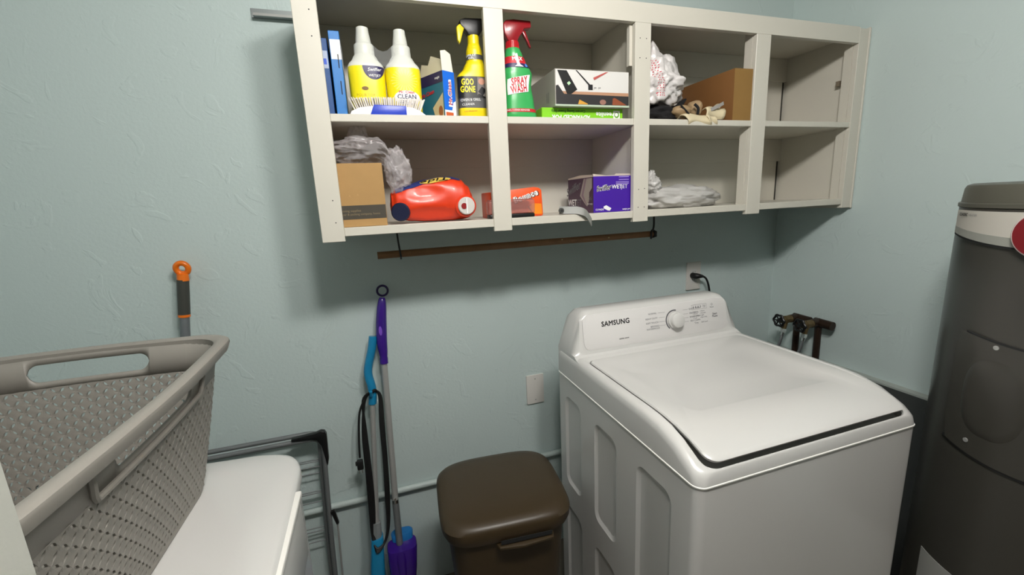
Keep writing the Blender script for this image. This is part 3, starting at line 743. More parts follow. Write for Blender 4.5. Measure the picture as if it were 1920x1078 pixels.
# blue slim boxes
t, hx, hy, h, fr, lf = facebox('slim_blue_box', 'slim blue carton with white window nearer the bottles', 'box', -.088, -.060, -.30, -.13, ZS, ZS+.222, BLU, rz=.0)
R_side = plane((hx+.0006, 0, 0), (0, 1, 0), (0, 0, 1))
patch('white_panel', rect(-hx+.002, .15, hx, .2), INKW, fr(), t); patch('white_panel', rect(-hy, .13, hy*.3, .205), INKW, R_side, t)
for z in (.128, .06): patch('slot', rect(.004, z, .0065, z+.035), DARK, fr(.001), t)
patch('side_window', rect(-.06, .01, .0, .1), mat('window_beige', 'b6ac84', .5), R_side, t)
t, hx, hy, h, fr, lf = facebox('slim_blue_box', 'slim dark blue carton against the left cabinet side', 'box', -.118, -.094, -.285, -.12, ZS, ZS+.207, BLD)
patch('white_panel', rect(-hx+.002, .13, hx-.002, .175), mat('label_pale', 'a9b6cf', .5), fr(), t)
patch('print_block', rect(-hx+.004, .14, hx-.006, .155), INKB, fr(.001), t)
# twin pack of bottles
BOT = mat('milky_plastic', 'd8dad2', .35); LY = mat('label_yellow', 'efdf12', .35)
twin = thing('twin_bottle_pack', 'shrink-wrapped pair of white refill bottles with yellow labels', 'bottle', (.053, -.262, ZS))
for cx in (-.051, .051):
    sec = dense([(0, .044, .034, 3, cx, 0), (.006, .048, .038, 3, cx, 0), (.12, .05, .04, 3, cx, 0), (.142, .0495, .039, 2.8, cx, 0), (.165, .034, .032, 2.3, cx, 0), (.175, .028, .028, 2, cx, 0), (.2, .027, .027, 2, cx, 0), (.206, .021, .021, 2, cx, 0), (.246, .0165, .0165, 2, cx, 0), (.248, .013, .013, 2, cx, 0)], 3)
    b = loft('bottle', sec, BOT, twin, 40)
    lb = loft('label', sec, LY, b, 48, .012, .138, .0008, cap=False)
    f = surf(sec, .0014)
    if cx < 0:
        patch('badge', [(x+.019, z) for x, z in ell(0, .138, .029, .036, 24, PI, 2*PI)], NAVY, surf(sec, .0013), b, .006)
        text('Swiffer', .0125, INKW, surf(sec, .0019), b, bold=.015, shear=.3, at=(.020, .128), rot=.05, sub=.004)
        text('WETJET', .0088, INKW, surf(sec, .0019), b, bold=.015, at=(.020, .112), sub=.004)
        patch('print_mark', ell(-.008, .078, .009, .005, 12), mat('print_brown', '7a5a1c', .5), f, b, .005)
        text('POUR TOP', .01, mat('print_gold', 'c9b31a', .5), f, b, at=(-.008, .060), sub=.004)
    else:
        for k in range(22):
            a = 2*PI*k/22; q = lambda r, da: (.0+r*math.cos(a+da), .102+r*.85*math.sin(a+da))
            patch('ray', [q(.016, -.03), q(.036, -.035), q(.036, .035), q(.016, .03)], mat('ray_pale', 'f5ee7a', .4), f, b, .01)
        patch('white_cloud', ell(.004, .056, .036, .02, 24), INKW, f, b, .006)
        text('Mr. Clean', .0105, INKR, surf(sec, .0019), b, bold=.02, at=(.003, .071), sub=.004)
        text('CLEAN', .0165, NAVY, surf(sec, .0019), b, bold=.02, at=(.003, .0585), sub=.004)
        text('FREAK', .0165, NAVY, surf(sec, .0019), b, bold=.02, at=(.003, .0425), sub=.004)
FILM = mat('clear_film', 'eef2f4', .12, alpha=.13)
V = []; F = []
for i in range(9):
    u = i/8; x = -.05+.1*u
    for j in range(9):
        v = j/8; ztop = .235-.05*math.sin(PI*u); z = .14+(ztop-.14)*v
        V.append((x, -.012-.018*(1-v)+.003*noise.noise((x*60, z*60, 3)), z))
for i in range(8):
    for j in range(8): F.append((i*9+j, i*9+9+j, i*9+10+j, i*9+1+j))
obj('shrink_film', V, F, FILM, twin, True)
# scrub brush
t = thing('scrub_brush', 'white and blue scrub brush lying bristles up at shelf edge', 'brush', (.049, -.322, ZS))
extr('brush_body', [(-.104, 0), (-.098, .011), (-.075, .021), (-.04, .025), (.04, .025), (.07, .022), (.09, .013), (.108, 0)], .028, INKW, lambda x, y, d: Vector((x, -.012+d, y)), t, .0015)
extr('blue_grip', [(-.05, 0), (-.038, .028), (.05, .026), (.05, 0)], .032, mat('grip_blue', '2440b8', .35), lambda x, y, d: Vector((x, -.0145+d, y+.0002)), t, .0015)
bm = bmesh.new(); rnd = random.Random(3)
for i in range(32):
    for j in range(4):
        x = -.088+.176*i/31; y = -.006+.02*j/3*.9; sp = x/.09
        for q in range(2):
            dx = rnd.uniform(-.0016, .0016)
            addtube(bm, [(x+dx, y, .018-.004*abs(sp)), (x+dx+.014*sp+rnd.uniform(-.001, .001), y-.002+rnd.uniform(-.002, .002), .050+rnd.uniform(-.001, .001)-.004*abs(sp))], .0014, 4)
bmo('bristles', bm, mat('bristle_white', 'ddd6cf', .6), t, kind='stuff')
# scrub sponge carton with torn flaps
t, hx, hy, h, fr, lf = facebox('sponge_carton', 'opened blue and teal carton with torn white flaps', 'box', .160, .210, -.325, -.17, ZS, ZS+.135, BLU, rz=0)
t.location = (.204, -.262, ZS); t.rotation_euler = (0, 0, .50)
RAW = mat('raw_card', 'cfc6a8', .8)
hx, hy = .0215, .055
for c in list(t.children): bpy.data.objects.remove(c)
box('carton', -hx, hx, -hy, hy, 0, .13, mat('carton_teal', '1d6580', .45), t, .001, 1)
L_ = plane((-hx-.0006, 0, 0), (0, -1, 0), (0, 0, 1)); Fp = plane((0, -hy-.0006, 0), (1, 0, 0), (0, 0, 1))
patch('blue_front', rect(-hx, .022, hx, .13), mat('bright_blue', '1268d8', .4), Fp, t)
patch('white_notch', [(-hx, 0), (hx, 0), (hx, .05), (.012, .045), (.006, .022), (-hx, .022)], INKW, plane((0, -hy-.0009, 0), (1, 0, 0), (0, 0, 1)), t)
patch('red_print', rect(-.018, .003, .01, .016), mat('print_orange', 'c4592c', .5), plane((0, -hy-.0012, 0), (1, 0, 0), (0, 0, 1)), t)
text('Mr.Clean', .017, INKW, plane((0, -hy-.001, 0), (1, 0, 0), (0, 0, 1)), t, bold=.12, rot=PI/2, at=(.002, .07))
text('Mr.Clean', .017, INKR, plane((0, -hy-.0014, 0), (1, 0, 0), (0, 0, 1)), t, bold=.02, rot=PI/2, at=(.002, .07))
patch('dark_top', [(-hy, .10), (hy, .10), (hy, .13), (-hy, .13)], NAVY, L_, t)
L2 = plane((-hx-.001, 0, 0), (0, -1, 0), (0, 0, 1))
text('Mr.Clean', .016, INKR, L2, t, bold=.04, at=(-.02, .078), rot=.1)
patch('sponge_picture', [(.012, .0), (.052, .0), (.052, .07), (.03, .055), (.0, .035)], mat('sponge_print', 'c8b892', .5), L2, t)
patch('sponge_picture', ell(.038, .02, .01, .016, 16), mat('sponge_print_dark', '9a5c34', .5), plane((-hx-.0014, 0, 0), (0, -1, 0), (0, 0, 1)), t)
text('magic', .01, INKW, L2, t, at=(.03, .115), bold=.02)
extr('flap', [(-hy, .128), (hy, .128), (.04, .165), (-.01, .185), (-.02, .16), (-hy, .17)], .0012, RAW, lambda x, y, d: Vector((-hx-d+.002+.2*(y-.128), -x, y)), t)
extr('flap', [(-hx, .128), (hx*.9, .128), (hx*.7, .18), (-.004, .188), (-hx, .183)], .0012, mat('white_card', 'eae6da', .6), lambda x, y, d: Vector((x, -hy+d+.05*(y-.128), y)), t)
extr('flap', [(-hy, .128), (hy*.6, .128), (hy*.5, .155), (-hy, .158)], .0012, RAW, lambda x, y, d: Vector((hx-d, -x, y)), t)
# yellow oven cleaner
GY = mat('bottle_yellow', 'e3cd10', .35)
t = thing('spray_bottle', 'yellow and black oven cleaner spray bottle behind second post', 'spray bottle', (.306, -.285, ZS))
sec = dense([(0, .043, .028, 3.4, 0, 0), (.004, .046, .031, 3.4, 0, 0), (.118, .046, .031, 3.4, 0, 0), (.15, .033, .028, 2.6, .012, 0), (.165, .026, .025, 2.2, .013, 0), (.195, .024, .023, 2, .013, 0), (.205, .021, .021, 2, .013, 0), (.214, .018, .018, 2, .013, 0)], 4)
loft('bottle', sec, GY, t, 44)
loft('label_grey', sec, mat('label_slate', '4b4b4b', .4), t, 40, .030, .072, .0007, -PI*.98, -.02*PI)
loft('label_black', sec, mat('label_black', '0d0d0d', .4), t, 40, .058, .118, .0010, -PI*.98, -.02*PI)
loft('neck_label', sec, mat('label_slate', '4b4b4b', .4), t, 30, .168, .182, .0008, -PI*.98, -.02*PI)
f = surf(sec, .0018)
text('GOO\nGONE', .024, LY, f, t, bold=.045, at=(-.019, .091), sx=.6, sub=.005)
text('OVEN & GRILL', .0105, INKW, f, t, bold=.008, sx=.85, at=(-.012, .052), rot=.05, sub=.005); text('CLEANER', .0085, INKW, f, t, at=(-.020, .039), rot=.05, sub=.005)
text('SPRAY\nGEL', .0085, INKW, surf(sec, .0014), t, bold=.03, at=(-.014, .175), sub=.004)
patch('glove_picture', [(.008, .066), (.012, .07), (.036, .06), (.037, .116), (.01, .116)], mat('picture_grey', '77706c', .5), f, t, .006)
patch('glove_hand', ell(.022, .104, .010, .009, 14), mat('picture_skin', 'c08a72', .5), surf(sec, .0022), t, .006)
patch('oven_tray', [(.010, .075), (.024, .064), (.036, .082), (.022, .09)], INKK, surf(sec, .0022), t, .006)
text('KILLS GREASE FAST', .0045, INKR, surf(sec, .0012), t, at=(-.014, .02), rot=.05, sub=.005)
bm = bmesh.new(); cylv(bm, (.013, 0, .205), (.013, 0, .238), .018, .017, 20); bmesh.ops.recalc_face_normals(bm, faces=bm.faces); bmo('collar', bm, GY, t, True)
extr('trigger_head', [(-.002, .236), (-.008, .246), (-.026, .262), (-.028, .276), (-.012, .283), (.04, .285), (.05, .268), (.034, .244), (.028, .236)], .026, BLACK, lambda x, y, d: Vector((x, -.013+d, y)), t, .003)
extr('trigger', [(-.014, .258), (-.028, .266), (-.038, .258), (-.037, .222), (-.031, .212), (-.026, .225), (-.020, .243)], .014, GY, lambda x, y, d: Vector((x, -.012+d, y)), t, .002)
# green stain remover
t = thing('spray_bottle', 'green stain remover bottle with red trigger head', 'spray bottle', (.455, -.29, ZS))
GR = mat('bottle_green', '37a456', .3)
sec = dense([(0, .049, .027, 3, .003, 0), (.004, .053, .031, 3, .003, 0), (.05, .048, .030, 2.8, 0, 0), (.10, .043, .028, 2.6, -.002, 0), (.135, .046, .028, 2.6, -.001, 0), (.15, .042, .027, 2.4, -.003, 0), (.17, .033, .025, 2.2, -.008, 0), (.19, .028, .024, 2, -.011, 0), (.205, .023, .022, 2, -.013, 0), (.212, .018, .018, 2, -.014, 0)], 4)
loft('bottle', sec, GR, t, 44)
f = surf(sec, .0016)
loft('red_stripe', sec, INKR, t, 30, .020, .030, .0008, -PI, 0); text('NO. 1 STAIN REMOVER', .0065, INKW, f, t, at=(-.012, .025), bold=.02, sub=.005)
loft('red_label', sec, INKR, t, 30, .162, .182, .0008, -PI, 0); loft('navy_label', sec, NAVY, t, 30, .150, .162, .0008, -PI, 0)
text('MAX', .014, INKW, f, t, bold=.04, at=(.0, .174), sub=.004); patch('foam_picture', [(-.014, .152), (.014, .152), (.005, .158), (.003, .19), (-.004, .188), (-.005, .158)], INKW, f, t, .005)
patch('drop_mark', [(.019, .154), (.024, .152), (.029, .155), (.024, .164)], mat('drop_blue', '4f8fe0', .4), f, t)
rr = [(-.040, .070), (.024, .080), (.031, .130), (-.038, .116)]
patch('logo_back', rr, INKW, f, t, .006)
text('SPRAY', .030, INKR, surf(sec, .002), t, bold=.04, shear=.15, rot=.17, at=(-.004, .1095), sx=.56, sub=.004)
text('WASH', .030, INKR, surf(sec, .002), t, bold=.04, shear=.15, rot=.17, at=(-.006, .0865), sx=.56, sub=.004)
text("'n'", .011, GR, surf(sec, .0024), t, bold=.03, rot=.2, at=(-.006, .097), sub=.004)
RP = mat('red_trigger', '8e0f1a', .28, coat=.2)
bm = bmesh.new(); cylv(bm, (-.014, 0, .203), (-.014, 0, .228), .0205, .019, 24)
for k in range(24):
    a = 2*PI*k/24; cylv(bm, (-.014+.0203*math.cos(a), .0203*math.sin(a), .205), (-.014+.019*math.cos(a), .019*math.sin(a), .226), .001, None, 5)
bmesh.ops.recalc_face_normals(bm, faces=bm.faces); bmo('collar', bm, mat('red_collar', 'b5151f', .35), t, True)
extr('trigger_head', [(-.030, .226), (-.042, .248), (-.046, .272), (-.036, .285), (-.01, .289), (.045, .288), (.046, .268), (.022, .264), (.016, .252), (.004, .238), (.000, .226)], .028, RP, lambda x, y, d: Vector((x, -.014+d, y)), t, .004)
extr('trigger', [(.018, .262), (.028, .262), (.034, .248), (.044, .222), (.046, .213), (.041, .216), (.03, .238), (.022, .25)], .012, RP, lambda x, y, d: Vector((x, -.006+d, y)), t, .0018)
# green flat box, photo box on it
t, hx, hy, h, fr, lf = facebox('flat_green_box', 'flat lime green carton lying upside down under a picture box', 'box', .525, .822, -.31, -.10, ZS, ZS+.037, mat('carton_lime', '7fc81c', .45))
text('greenlite', .021, INKW, fr(), t, bold=.03, rot=PI, at=(.085, .019)); patch('logo_square', rect(.112, .004, .137, .031), INKW, fr(), t); patch('logo_ring', ell(.1245, .0175, .0095, .0095), mat('logo_green', '5e9a1a', .5), fr(.001), t); patch('logo_ring', ell(.1235, .0185, .006, .006), INKW, fr(.0014), t)
text('Current Saving Power Strip', .0125, mat('ink_green', '2f6a10', .5), fr(), t, bold=.02, rot=PI, at=(-.055, .027), sx=.85)
text('ADVANCED FOR', .017, INKW, fr(), t, bold=.05, rot=PI, at=(-.045, .0095))
t, hx, hy, h, fr, lf = facebox('picture_box', 'white carton printed with a power strip photo on lime box', 'box', .562, .829, -.335, -.10, ZS+.0373, ZS+.147, mat('carton_grey', 'a7a29a', .5))
patch('print_white', rect(-hx+.002, .005, hx-.002, h-.002), mat('print_offwhite', 'dcdad6', .4), fr(), t)
patch('print_shelf', rect(-hx+.002, .034, hx-.002, .044), mat('print_tan', 'b58a6c', .5), fr(.0009), t)
patch('print_dark', [(-hx+.002, .005), (hx-.002, .005), (hx-.002, .034), (-hx+.03, .036), (-hx+.01, .062), (-hx+.002, .06)], mat('print_darkgrey', '2e2c2d', .45), fr(.0012), t)
patch('print_strip', [(-hx+.008, .105), (-hx+.04, .105), (-hx+.076, .050), (-hx+.07, .046), (-hx+.055, .036), (-hx+.04, .036)], mat('print_black', '1d1d1d', .4), fr(.0016), t)
patch('print_light', [(-hx+.04, .068), (-hx+.048, .074), (-hx+.054, .068), (-hx+.046, .061)], mat('print_mint', 'b9dcb4', .4), fr(.002), t)
patch('print_cord', [(-.062, .107), (-.058, .107), (-.008, .063), (-.014, .061)], INKK, fr(.0016), t); patch('print_plug', rect(-.018, .05, -.002, .066), INKK, fr(.002), t)
for dx in (.004, .020): text('..', .02, INKK, fr(.0016), t, at=(dx+.003, .062), bold=.02); text(':', .012, INKK, fr(.0016), t, at=(dx, .056))
patch('print_red', [(.0, .087), (.045, .105), (.055, .106), (.004, .080)], mat('print_rose', 'b5544e', .45), fr(.0016), t)
patch('print_yellow', [(-.055, .006), (-.05, .02), (-.035, .014), (-.02, .008), (-.02, .006)], mat('print_amber', 'd29a3a', .45), fr(.0016), t)
patch('print_skin', ell(.035, .014, .012, .008, 12), mat('print_pink', '9a6f62', .45), fr(.0016), t); patch('print_leather', [(.07, .006), (.125, .006), (.08, .028), (.072, .026)], mat('print_rust', '8e4a2c', .45), fr(.0016), t)
patch('side_text', rect(.05, .02, .054, .05), INKG, lf(), t); patch('side_text', rect(.062, .018, .066, .052), INKG, lf(), t)
box('pale_edge', -hx-.0008, hx+.0008, -hy-.0015, -hy+.004, -.0003, .005, mat('pale_edge', 'b9c8b4', .4), t)

# crumpled bags
def blob(name, c, rad, m, parent, seed, amp=.25, sub=5, floor=None, freq=3.0, warp=None):
    bm = bmesh.new(); bmesh.ops.create_icosphere(bm, subdivisions=sub, radius=1)
    for v in bm.verts:
        d = v.co.normalized()
        q = Vector((seed*3.1, seed*1.7, seed))
        r = 1+amp*(noise.noise(d*freq+q)*1.0 + .7*(1-2*abs(noise.noise(d*freq*2.1+q*2)))*.6 + .35*(1-2*abs(noise.noise(d*freq*5+q*3)))*.5)
        p = Vector((d.x*rad[0]*r, d.y*rad[1]*r, d.z*rad[2]*r))
        if warp: p = warp(p)
        p += Vector(c)
        if floor is not None and p.z < floor: p.z = floor+.02*(floor-p.z)*0
        v.co = p
    return bmo(name, bm, m, parent, True)
PB = mat('white_bag_film', 'd9d5d3', .35, spec=.6)
t = thing('plastic_bag', 'crumpled white plastic bag with red print in the third cubby', 'bag', (.985, -.235, 1.80))
def wp(p):
    if p.z > .02: p = Vector((p.x*(1-.45*min(1, (p.z-.02)/.12))-.45*(p.z-.02), p.y*.8, p.z*1.25))
    p.x = max(-.085, p.x); p.y = max(-.105, min(.1, p.y))
    return p
bagw = blob('bag_body', (.01, 0, .095), (.092, .08, .085), PB, t, 5, .42, 5, None, 2.4, wp)
bm = bmesh.new(); bm.from_mesh(bagw.data); bv_ = BVHTree.FromBMesh(bm)
bm2 = bmesh.new()
for ln in range(4):
    for k in range(16):
        z = .155-.008*k; x = -.048+.0085*ln+.012*math.sin((k+2)*.14)+.0006*k
        pts = []
        for dx, dz in ((-.0018, -.0022), (.0018, -.0012), (.0018, .0026), (-.0018, .0016)):
            h_ = bv_.ray_cast(Vector((x+dx, -.3, z+dz)), Vector((0, 1, 0)))
            if h_[0] is not None: pts.append(h_[0]-Vector((0, .0008, 0)))
        if len(pts) == 4: bm2.faces.new([bm2.verts.new(p) for p in pts])
bm.free(); bmo('red_print', bm2, mat('print_bag_red', 'd04a5a', .5), t, kind='stuff')
# dark cloth under the bag
t = thing('dark_cloth', 'folded black cloth under the crumpled white bag', 'cloth', (1.02, -.25, ZS))
blob('cloth_fold', (-.02, .02, .028), (.10, .065, .036), mat('black_cloth', '0b0a0d', .85, bump=.4, bscale=300), t, 9, .35, 4, 0)
def wedge(p): return p
extr('cloth_tip', [(.02, .03), (.06, .06), (.115, .098), (.12, .094), (.09, .05), (.08, .03)], .02, MC['black_cloth'], lambda x, y, d: Vector((x-.02, -.02+d, y-.008)), t, .003)
# cream sandals
CR = mat('cream_leather', 'd6c8a6', .6, bump=.15, bscale=200); TAN = mat('tan_leather', '9b8260', .65)
def strapmesh(name, path, wid, th, m, parent, wdir=(0, 1, 0)):
    P = catmull(path, 6); W = Vector(wdir); bm = bmesh.new(); rows = []
    for i, p in enumerate(P):
        tdir = (P[min(i+1, len(P)-1)]-P[max(i-1, 0)]).normalized(); nn = tdir.cross(W).normalized()
        rows.append([bm.verts.new(p+W*s*wid/2+nn*q*th/2) for s, q in ((-1, -1), (1, -1), (1, 1), (-1, 1))])
    for a, b in zip(rows, rows[1:]):
        for j in range(4): bm.faces.new((a[j], a[(j+1) % 4], b[(j+1) % 4], b[j]))
    bm.faces.new(rows[0]); bm.faces.new(rows[-1][::-1]); bmesh.ops.recalc_face_normals(bm, faces=bm.faces)
    return bmo(name, bm, m, parent, True)
t = thing('sandal', 'cream and tan leather straps curling over the shelf edge', 'sandal', (1.13, -.31, ZS))
def curl(name, prof, x0, x1, sl, m):
    Pc = catmull([(0, y, z) for y, z in prof], 6); bm = bmesh.new(); rows = []
    for i in range(9):
        u = i/8; x = x0+(x1-x0)*u
        rows.append([bm.verts.new((x+sl*(q.z)+.004*math.sin(u*3+q.y*60), q.y+.006*math.sin(u*PI), q.z+.010*math.sin(u*PI*1.3)*(1-u))) for q in Pc])
    for a_, b_ in zip(rows, rows[1:]):
        for j in range(len(Pc)-1): bm.faces.new((a_[j], a_[j+1], b_[j+1], b_[j]))
    bmesh.ops.recalc_face_normals(bm, faces=bm.faces)
    o = bmo(name, bm, m, t, True); md = o.modifiers.new('solidify', 'SOLIDIFY'); md.thickness = .003; return o
curl('strap', [(.02, .012), (-.01, .020), (-.034, .014), (-.045, -.004), (-.04, -.016), (-.03, -.018)], -.07, .025, -.4, CR)
curl('strap', [(-.03, -.020), (-.042, -.012), (-.046, .002), (-.04, .012)], .02, .05, -.5, CR)
curl('strap', [(.0, .040), (-.02, .044), (-.034, .032), (-.036, .014), (-.03, .004)], .012, .088, .25, CR)
strapmesh('buckle_band', [(.035, -.03, .036), (.06, -.035, .046), (.086, -.035, .058)], .012, .002, mat('grey_band', '8f8c88', .5), t, (0, .3, 1))
blob('tan_upper', (-.065, .005, .036), (.034, .03, .019), TAN, t, 4, .15, 4, 0, 1.5)
blob('tan_upper', (.005, .02, .045), (.022, .03, .03), TAN, t, 8, .2, 4, 0, 1.5)
tube('strap_piping', catmull([(-.09, -.024, .05), (-.06, -.028, .022), (-.055, -.028, .01)]), .003, MC['black_cloth'], t, 6)
tube('strap_piping', catmull([(-.03, -.022, .055), (-.018, -.028, .04), (-.02, -.028, .02)]), .005, MC['black_cloth'], t, 6)
# brown carton
t = thing('brown_carton', 'plain brown cardboard box with round white sticker, third cubby', 'box', (1.362, -.215, ZS), rz=0); BH=.178
bm = bmesh.new()
P = [(1.322, -.332), (1.405, -.332), (1.40, -.06), (1.10, -.06)]
P = [(1.262, -.342), (1.344, -.344), (1.344, -.06), (1.262, -.06)]
P = [(x-1.362, y+.215) for x, y in P]
extr('carton', P, .178, CARDB, lambda x, y, d: Vector((x, y, d)), t, .0008)
fx = Vector((P[1][0]-P[0][0], P[1][1]-P[0][1], 0)).normalized()
patch('end_panel', rect(0, .001, .0815, .177), CARDL, plane((P[0][0]+.0, P[0][1]-.0008, 0), fx, (0, 0, 1)), t)
dl = Vector((P[3][0]-P[0][0], P[3][1]-P[0][1], 0)).normalized(); nl = Vector((-dl.y*-1, -dl.x, 0)); nl = Vector((dl.y, -dl.x, 0)); nl = nl if nl.x < 0 else -nl
patch('sticker', ell(.075, .062, .018, .0115), mat('sticker_cream', 'dcd0b0', .5), plane(Vector((P[0][0], P[0][1], 0))+nl*.001, dl, (0, 0, 1)), t)

# lower left carton + clear bag
t, hx, hy, h, fr, lf = facebox('cardboard_box', 'tan cardboard box with dark printed band in lower left cubby', 'box', -.132, .016, -.325, -.06, ZL, ZL+.178, CARD)
patch('dark_band', rect(-hx+.002, .022, hx-.001, .061), mat('band_dark', '3f3a30', .6), fr(), t)
text('moving supplies', .009, mat('ink_tan', '8a7a58', .6), fr(.001), t, at=(-.025, .046)); text('paper & packing company, home', .0085, mat('ink_tan', '8a7a58', .6), fr(.001), t, at=(0, .036))
text('>', .012, mat('ink_faint', 'b8935f', .6), fr(.0008), t, at=(-.022, .088), rot=PI/2); text('>', .012, MC['ink_faint'], fr(.0008), t, at=(.0, .09), rot=PI/2)
CLR = mat('clear_bag', 'eee8ea', .16, alpha=.26, spec=.9)
def sheet(name, path, y0, y1, m, parent, seed, amp=.01, nu=70, nv=36, half=.012):
    P = catmull(path, 12); N = len(P); V = []; F = []
    for side in (1, -1):
        for i in range(nu+1):
            q = i/nu*(N-1); a = P[int(q)]; b = P[min(N-1, int(q)+1)]; p = a+(b-a)*(q-int(q))
            tdir = (b-a).normalized() if (b-a).length > 0 else Vector((1, 0, 0)); nn = Vector((-tdir.z, 0, tdir.x))
            for j in range(nv+1):
                v = j/nv; y = y0+(y1-y0)*v; th = half*math.sqrt(max(0, 1-(2*v-1)**4))*math.sqrt(max(0, 1-(2*i/nu-1)**6))
                w1 = noise.noise(Vector((i/nu*5, v*3, seed))); w2 = 1-2*abs(noise.noise(Vector((i/nu*9, v*7, seed+5)))); w3 = 1-2*abs(noise.noise(Vector((i/nu*22, v*12, seed+9))))
                d = side*th*(1+.4*w1)+amp*(w1+.5*w2+.25*w3)*min(1, th/half*1.5)
                V.append((p.x+nn.x*d, y+.004*w1, p.z+nn.z*d))
    L = (nu+1)*(nv+1)
    for s in (0, 1):
        for i in range(nu):
            for j in range(nv):
                a = s*L+i*(nv+1)+j; F.append((a, a+1, a+nv+2, a+nv+1))
    return obj(name, V, F, m, parent, True)
t = thing('clear_bag', 'crumpled clear plastic bag draped over the cardboard box', 'bag', (-.02, -.24, ZL+.18))
def cw(p):
    k = min(1, max(0, (p.x-.03)/.07)); return Vector((max(-.108, p.x)-.02*k*k, max(-.088, p.y), p.z-.075*k*k-.012*k))
blob('bag_film', (.0, 0, .040), (.098, .085, .034), CLR, t, 3, .38, 5, None, 2.6, cw)
blob('bag_tail', (.083, -.045, -.022), (.034, .03, .058), CLR, t, 17, .35, 5, None, 2.2)
blob('bag_peak', (-.022, -.03, .078), (.022, .014, .026), CLR, t, 27, .5, 4, None, 2.4)


# laundry detergent jug lying down
t = thing('detergent_jug', 'orange-red detergent jug on its side with white tap', 'detergent', (.16, -.25, ZL))
TR = mat('jug_red', 'd93a17', .38, coat=.1); TRB = mat('jug_label_blue', '27356f', .3)
secx = [(-.128, .012, .018, .052), (-.124, .036, .040, .058), (-.108, .046, .055, .060), (-.07, .056, .064, .062), (-.02, .064, .068, .066), (.03, .068, .070, .069), (.06, .068, .070, .069), (.09, .064, .068, .066), (.112, .052, .06, .058), (.124, .036, .045, .052), (.128, .016, .02, .048)]
secx = dense(secx, 5)
V = []; F = []; n = 72
def jug(x, a, off=0):
    rz_, ry_, cz = interp(secx, x)
    y, z = sup(a, ry_+off, rz_+off, 2.8)
    p = Vector((x, y, max(z+cz, .001) if off == 0 else z+cz))
    # dents on the front (y < 0)
    if y < 0:
        u, v = (x+.03)/.055, (z+cz-.090)/.022
        r = u*u+v*v; p.y += .010*math.exp(-r*r*.9)
        u, v = (x+.01)/.065, (z+cz-.028)/.016
        r = u*u+v*v; p.y += .008*math.exp(-r*r*.9)
        if x > .045: p.y -= .006*max(0, 1-((x-.088)/.045)**2)*math.exp(-((z+cz-.05)/.05)**2)
    return p
for s in secx: V += [tuple(jug(s[0], 2*PI*k/n)) for k in range(n)]
for i in range(len(secx)-1):
    for k in range(n): F.append((i*n+k, i*n+(k+1) % n, (i+1)*n+(k+1) % n, (i+1)*n+k))
F += [tuple(range(n)), tuple((len(secx)-1)*n+k for k in range(n))]
obj('jug_body', V, F, TR, t, True)
V = []; F = []; nu, nv = 30, 12
for i in range(nu+1):
    x = -.10+.175*i/nu
    lo = 3.95+.22*math.cos((i/nu)*PI*.9)*-.3
    for j in range(nv+1):
        a = PI*1.0+ (.0) ; a = PI*1.28-(PI*1.28-PI*.72)*j/nv if False else PI*(1.18-.55*j/nv)
        V.append(tuple(jug(x, a, .0012)))
lab = None
# label: wraps the upper back/top shoulder
V = []; F = []
for i in range(nu+1):
    x = -.112+.20*i/nu; edge = .80-.115*i/nu
    for j in range(nv+1):
        a = PI*edge+(PI*.30-PI*edge)*j/nv; V.append(tuple(jug(x, a, .0012)))
for i in range(nu):
    for j in range(nv): a = i*(nv+1)+j; F.append((a, a+1, a+nv+2, a+nv+1))
obj('jug_label', V, F, TRB, t, True)
jl = lambda x, y: jug(x, math.radians(128-0)*1.0+(-y)*16+PI*0, .002)
jt = lambda off: (lambda x, y: jug(x, PI*.69+y*-0+(-y)*14.0*-1*-1, off))
def jf(off): return lambda x, y: jug(x+.01, PI*.695-(x*.5)-y*13, off)
patch('logo_oval', ell(.0, .0, .048, .017, 24), mat('logo_gold', 'd8b852', .4), jf(.0022), t, .006)
text('Tide', .032, INKK, jf(.0028), t, bold=.02, shear=.2, rot=PI, at=(.0, .0), sx=1.5, sub=.004)
disc('vent_cap', (-.100, -.048, .036), (-.25, -1, 0), .0275, .018, mat('cap_navy', '141a38', .4), t, 36, .003)
tp = disc('tap_ring', (.094, -.062, .045), (.10, -1, 0), .034, .014, TR, t, 40, .004)
disc('tap_button', (.0955, -.0765, .045), (.10, -1, 0), .027, .006, mat('tap_white', 'cfcac4', .3), t, 40, .002)
disc('tap_lever', (.087, -.0825, .045), (.10, -1, 0), .009, .003, mat('tap_red', '8a1a1c', .4), t, 20)
box('tap_rib', .094, .0975, -.0865, -.08, .022, .068, INKW, t)
patch('tap_text', rect(.068, .094, .098, .099), INKW, lambda x, y: Vector((x, -.066+.008*(y-.09)/.01, y)), t)
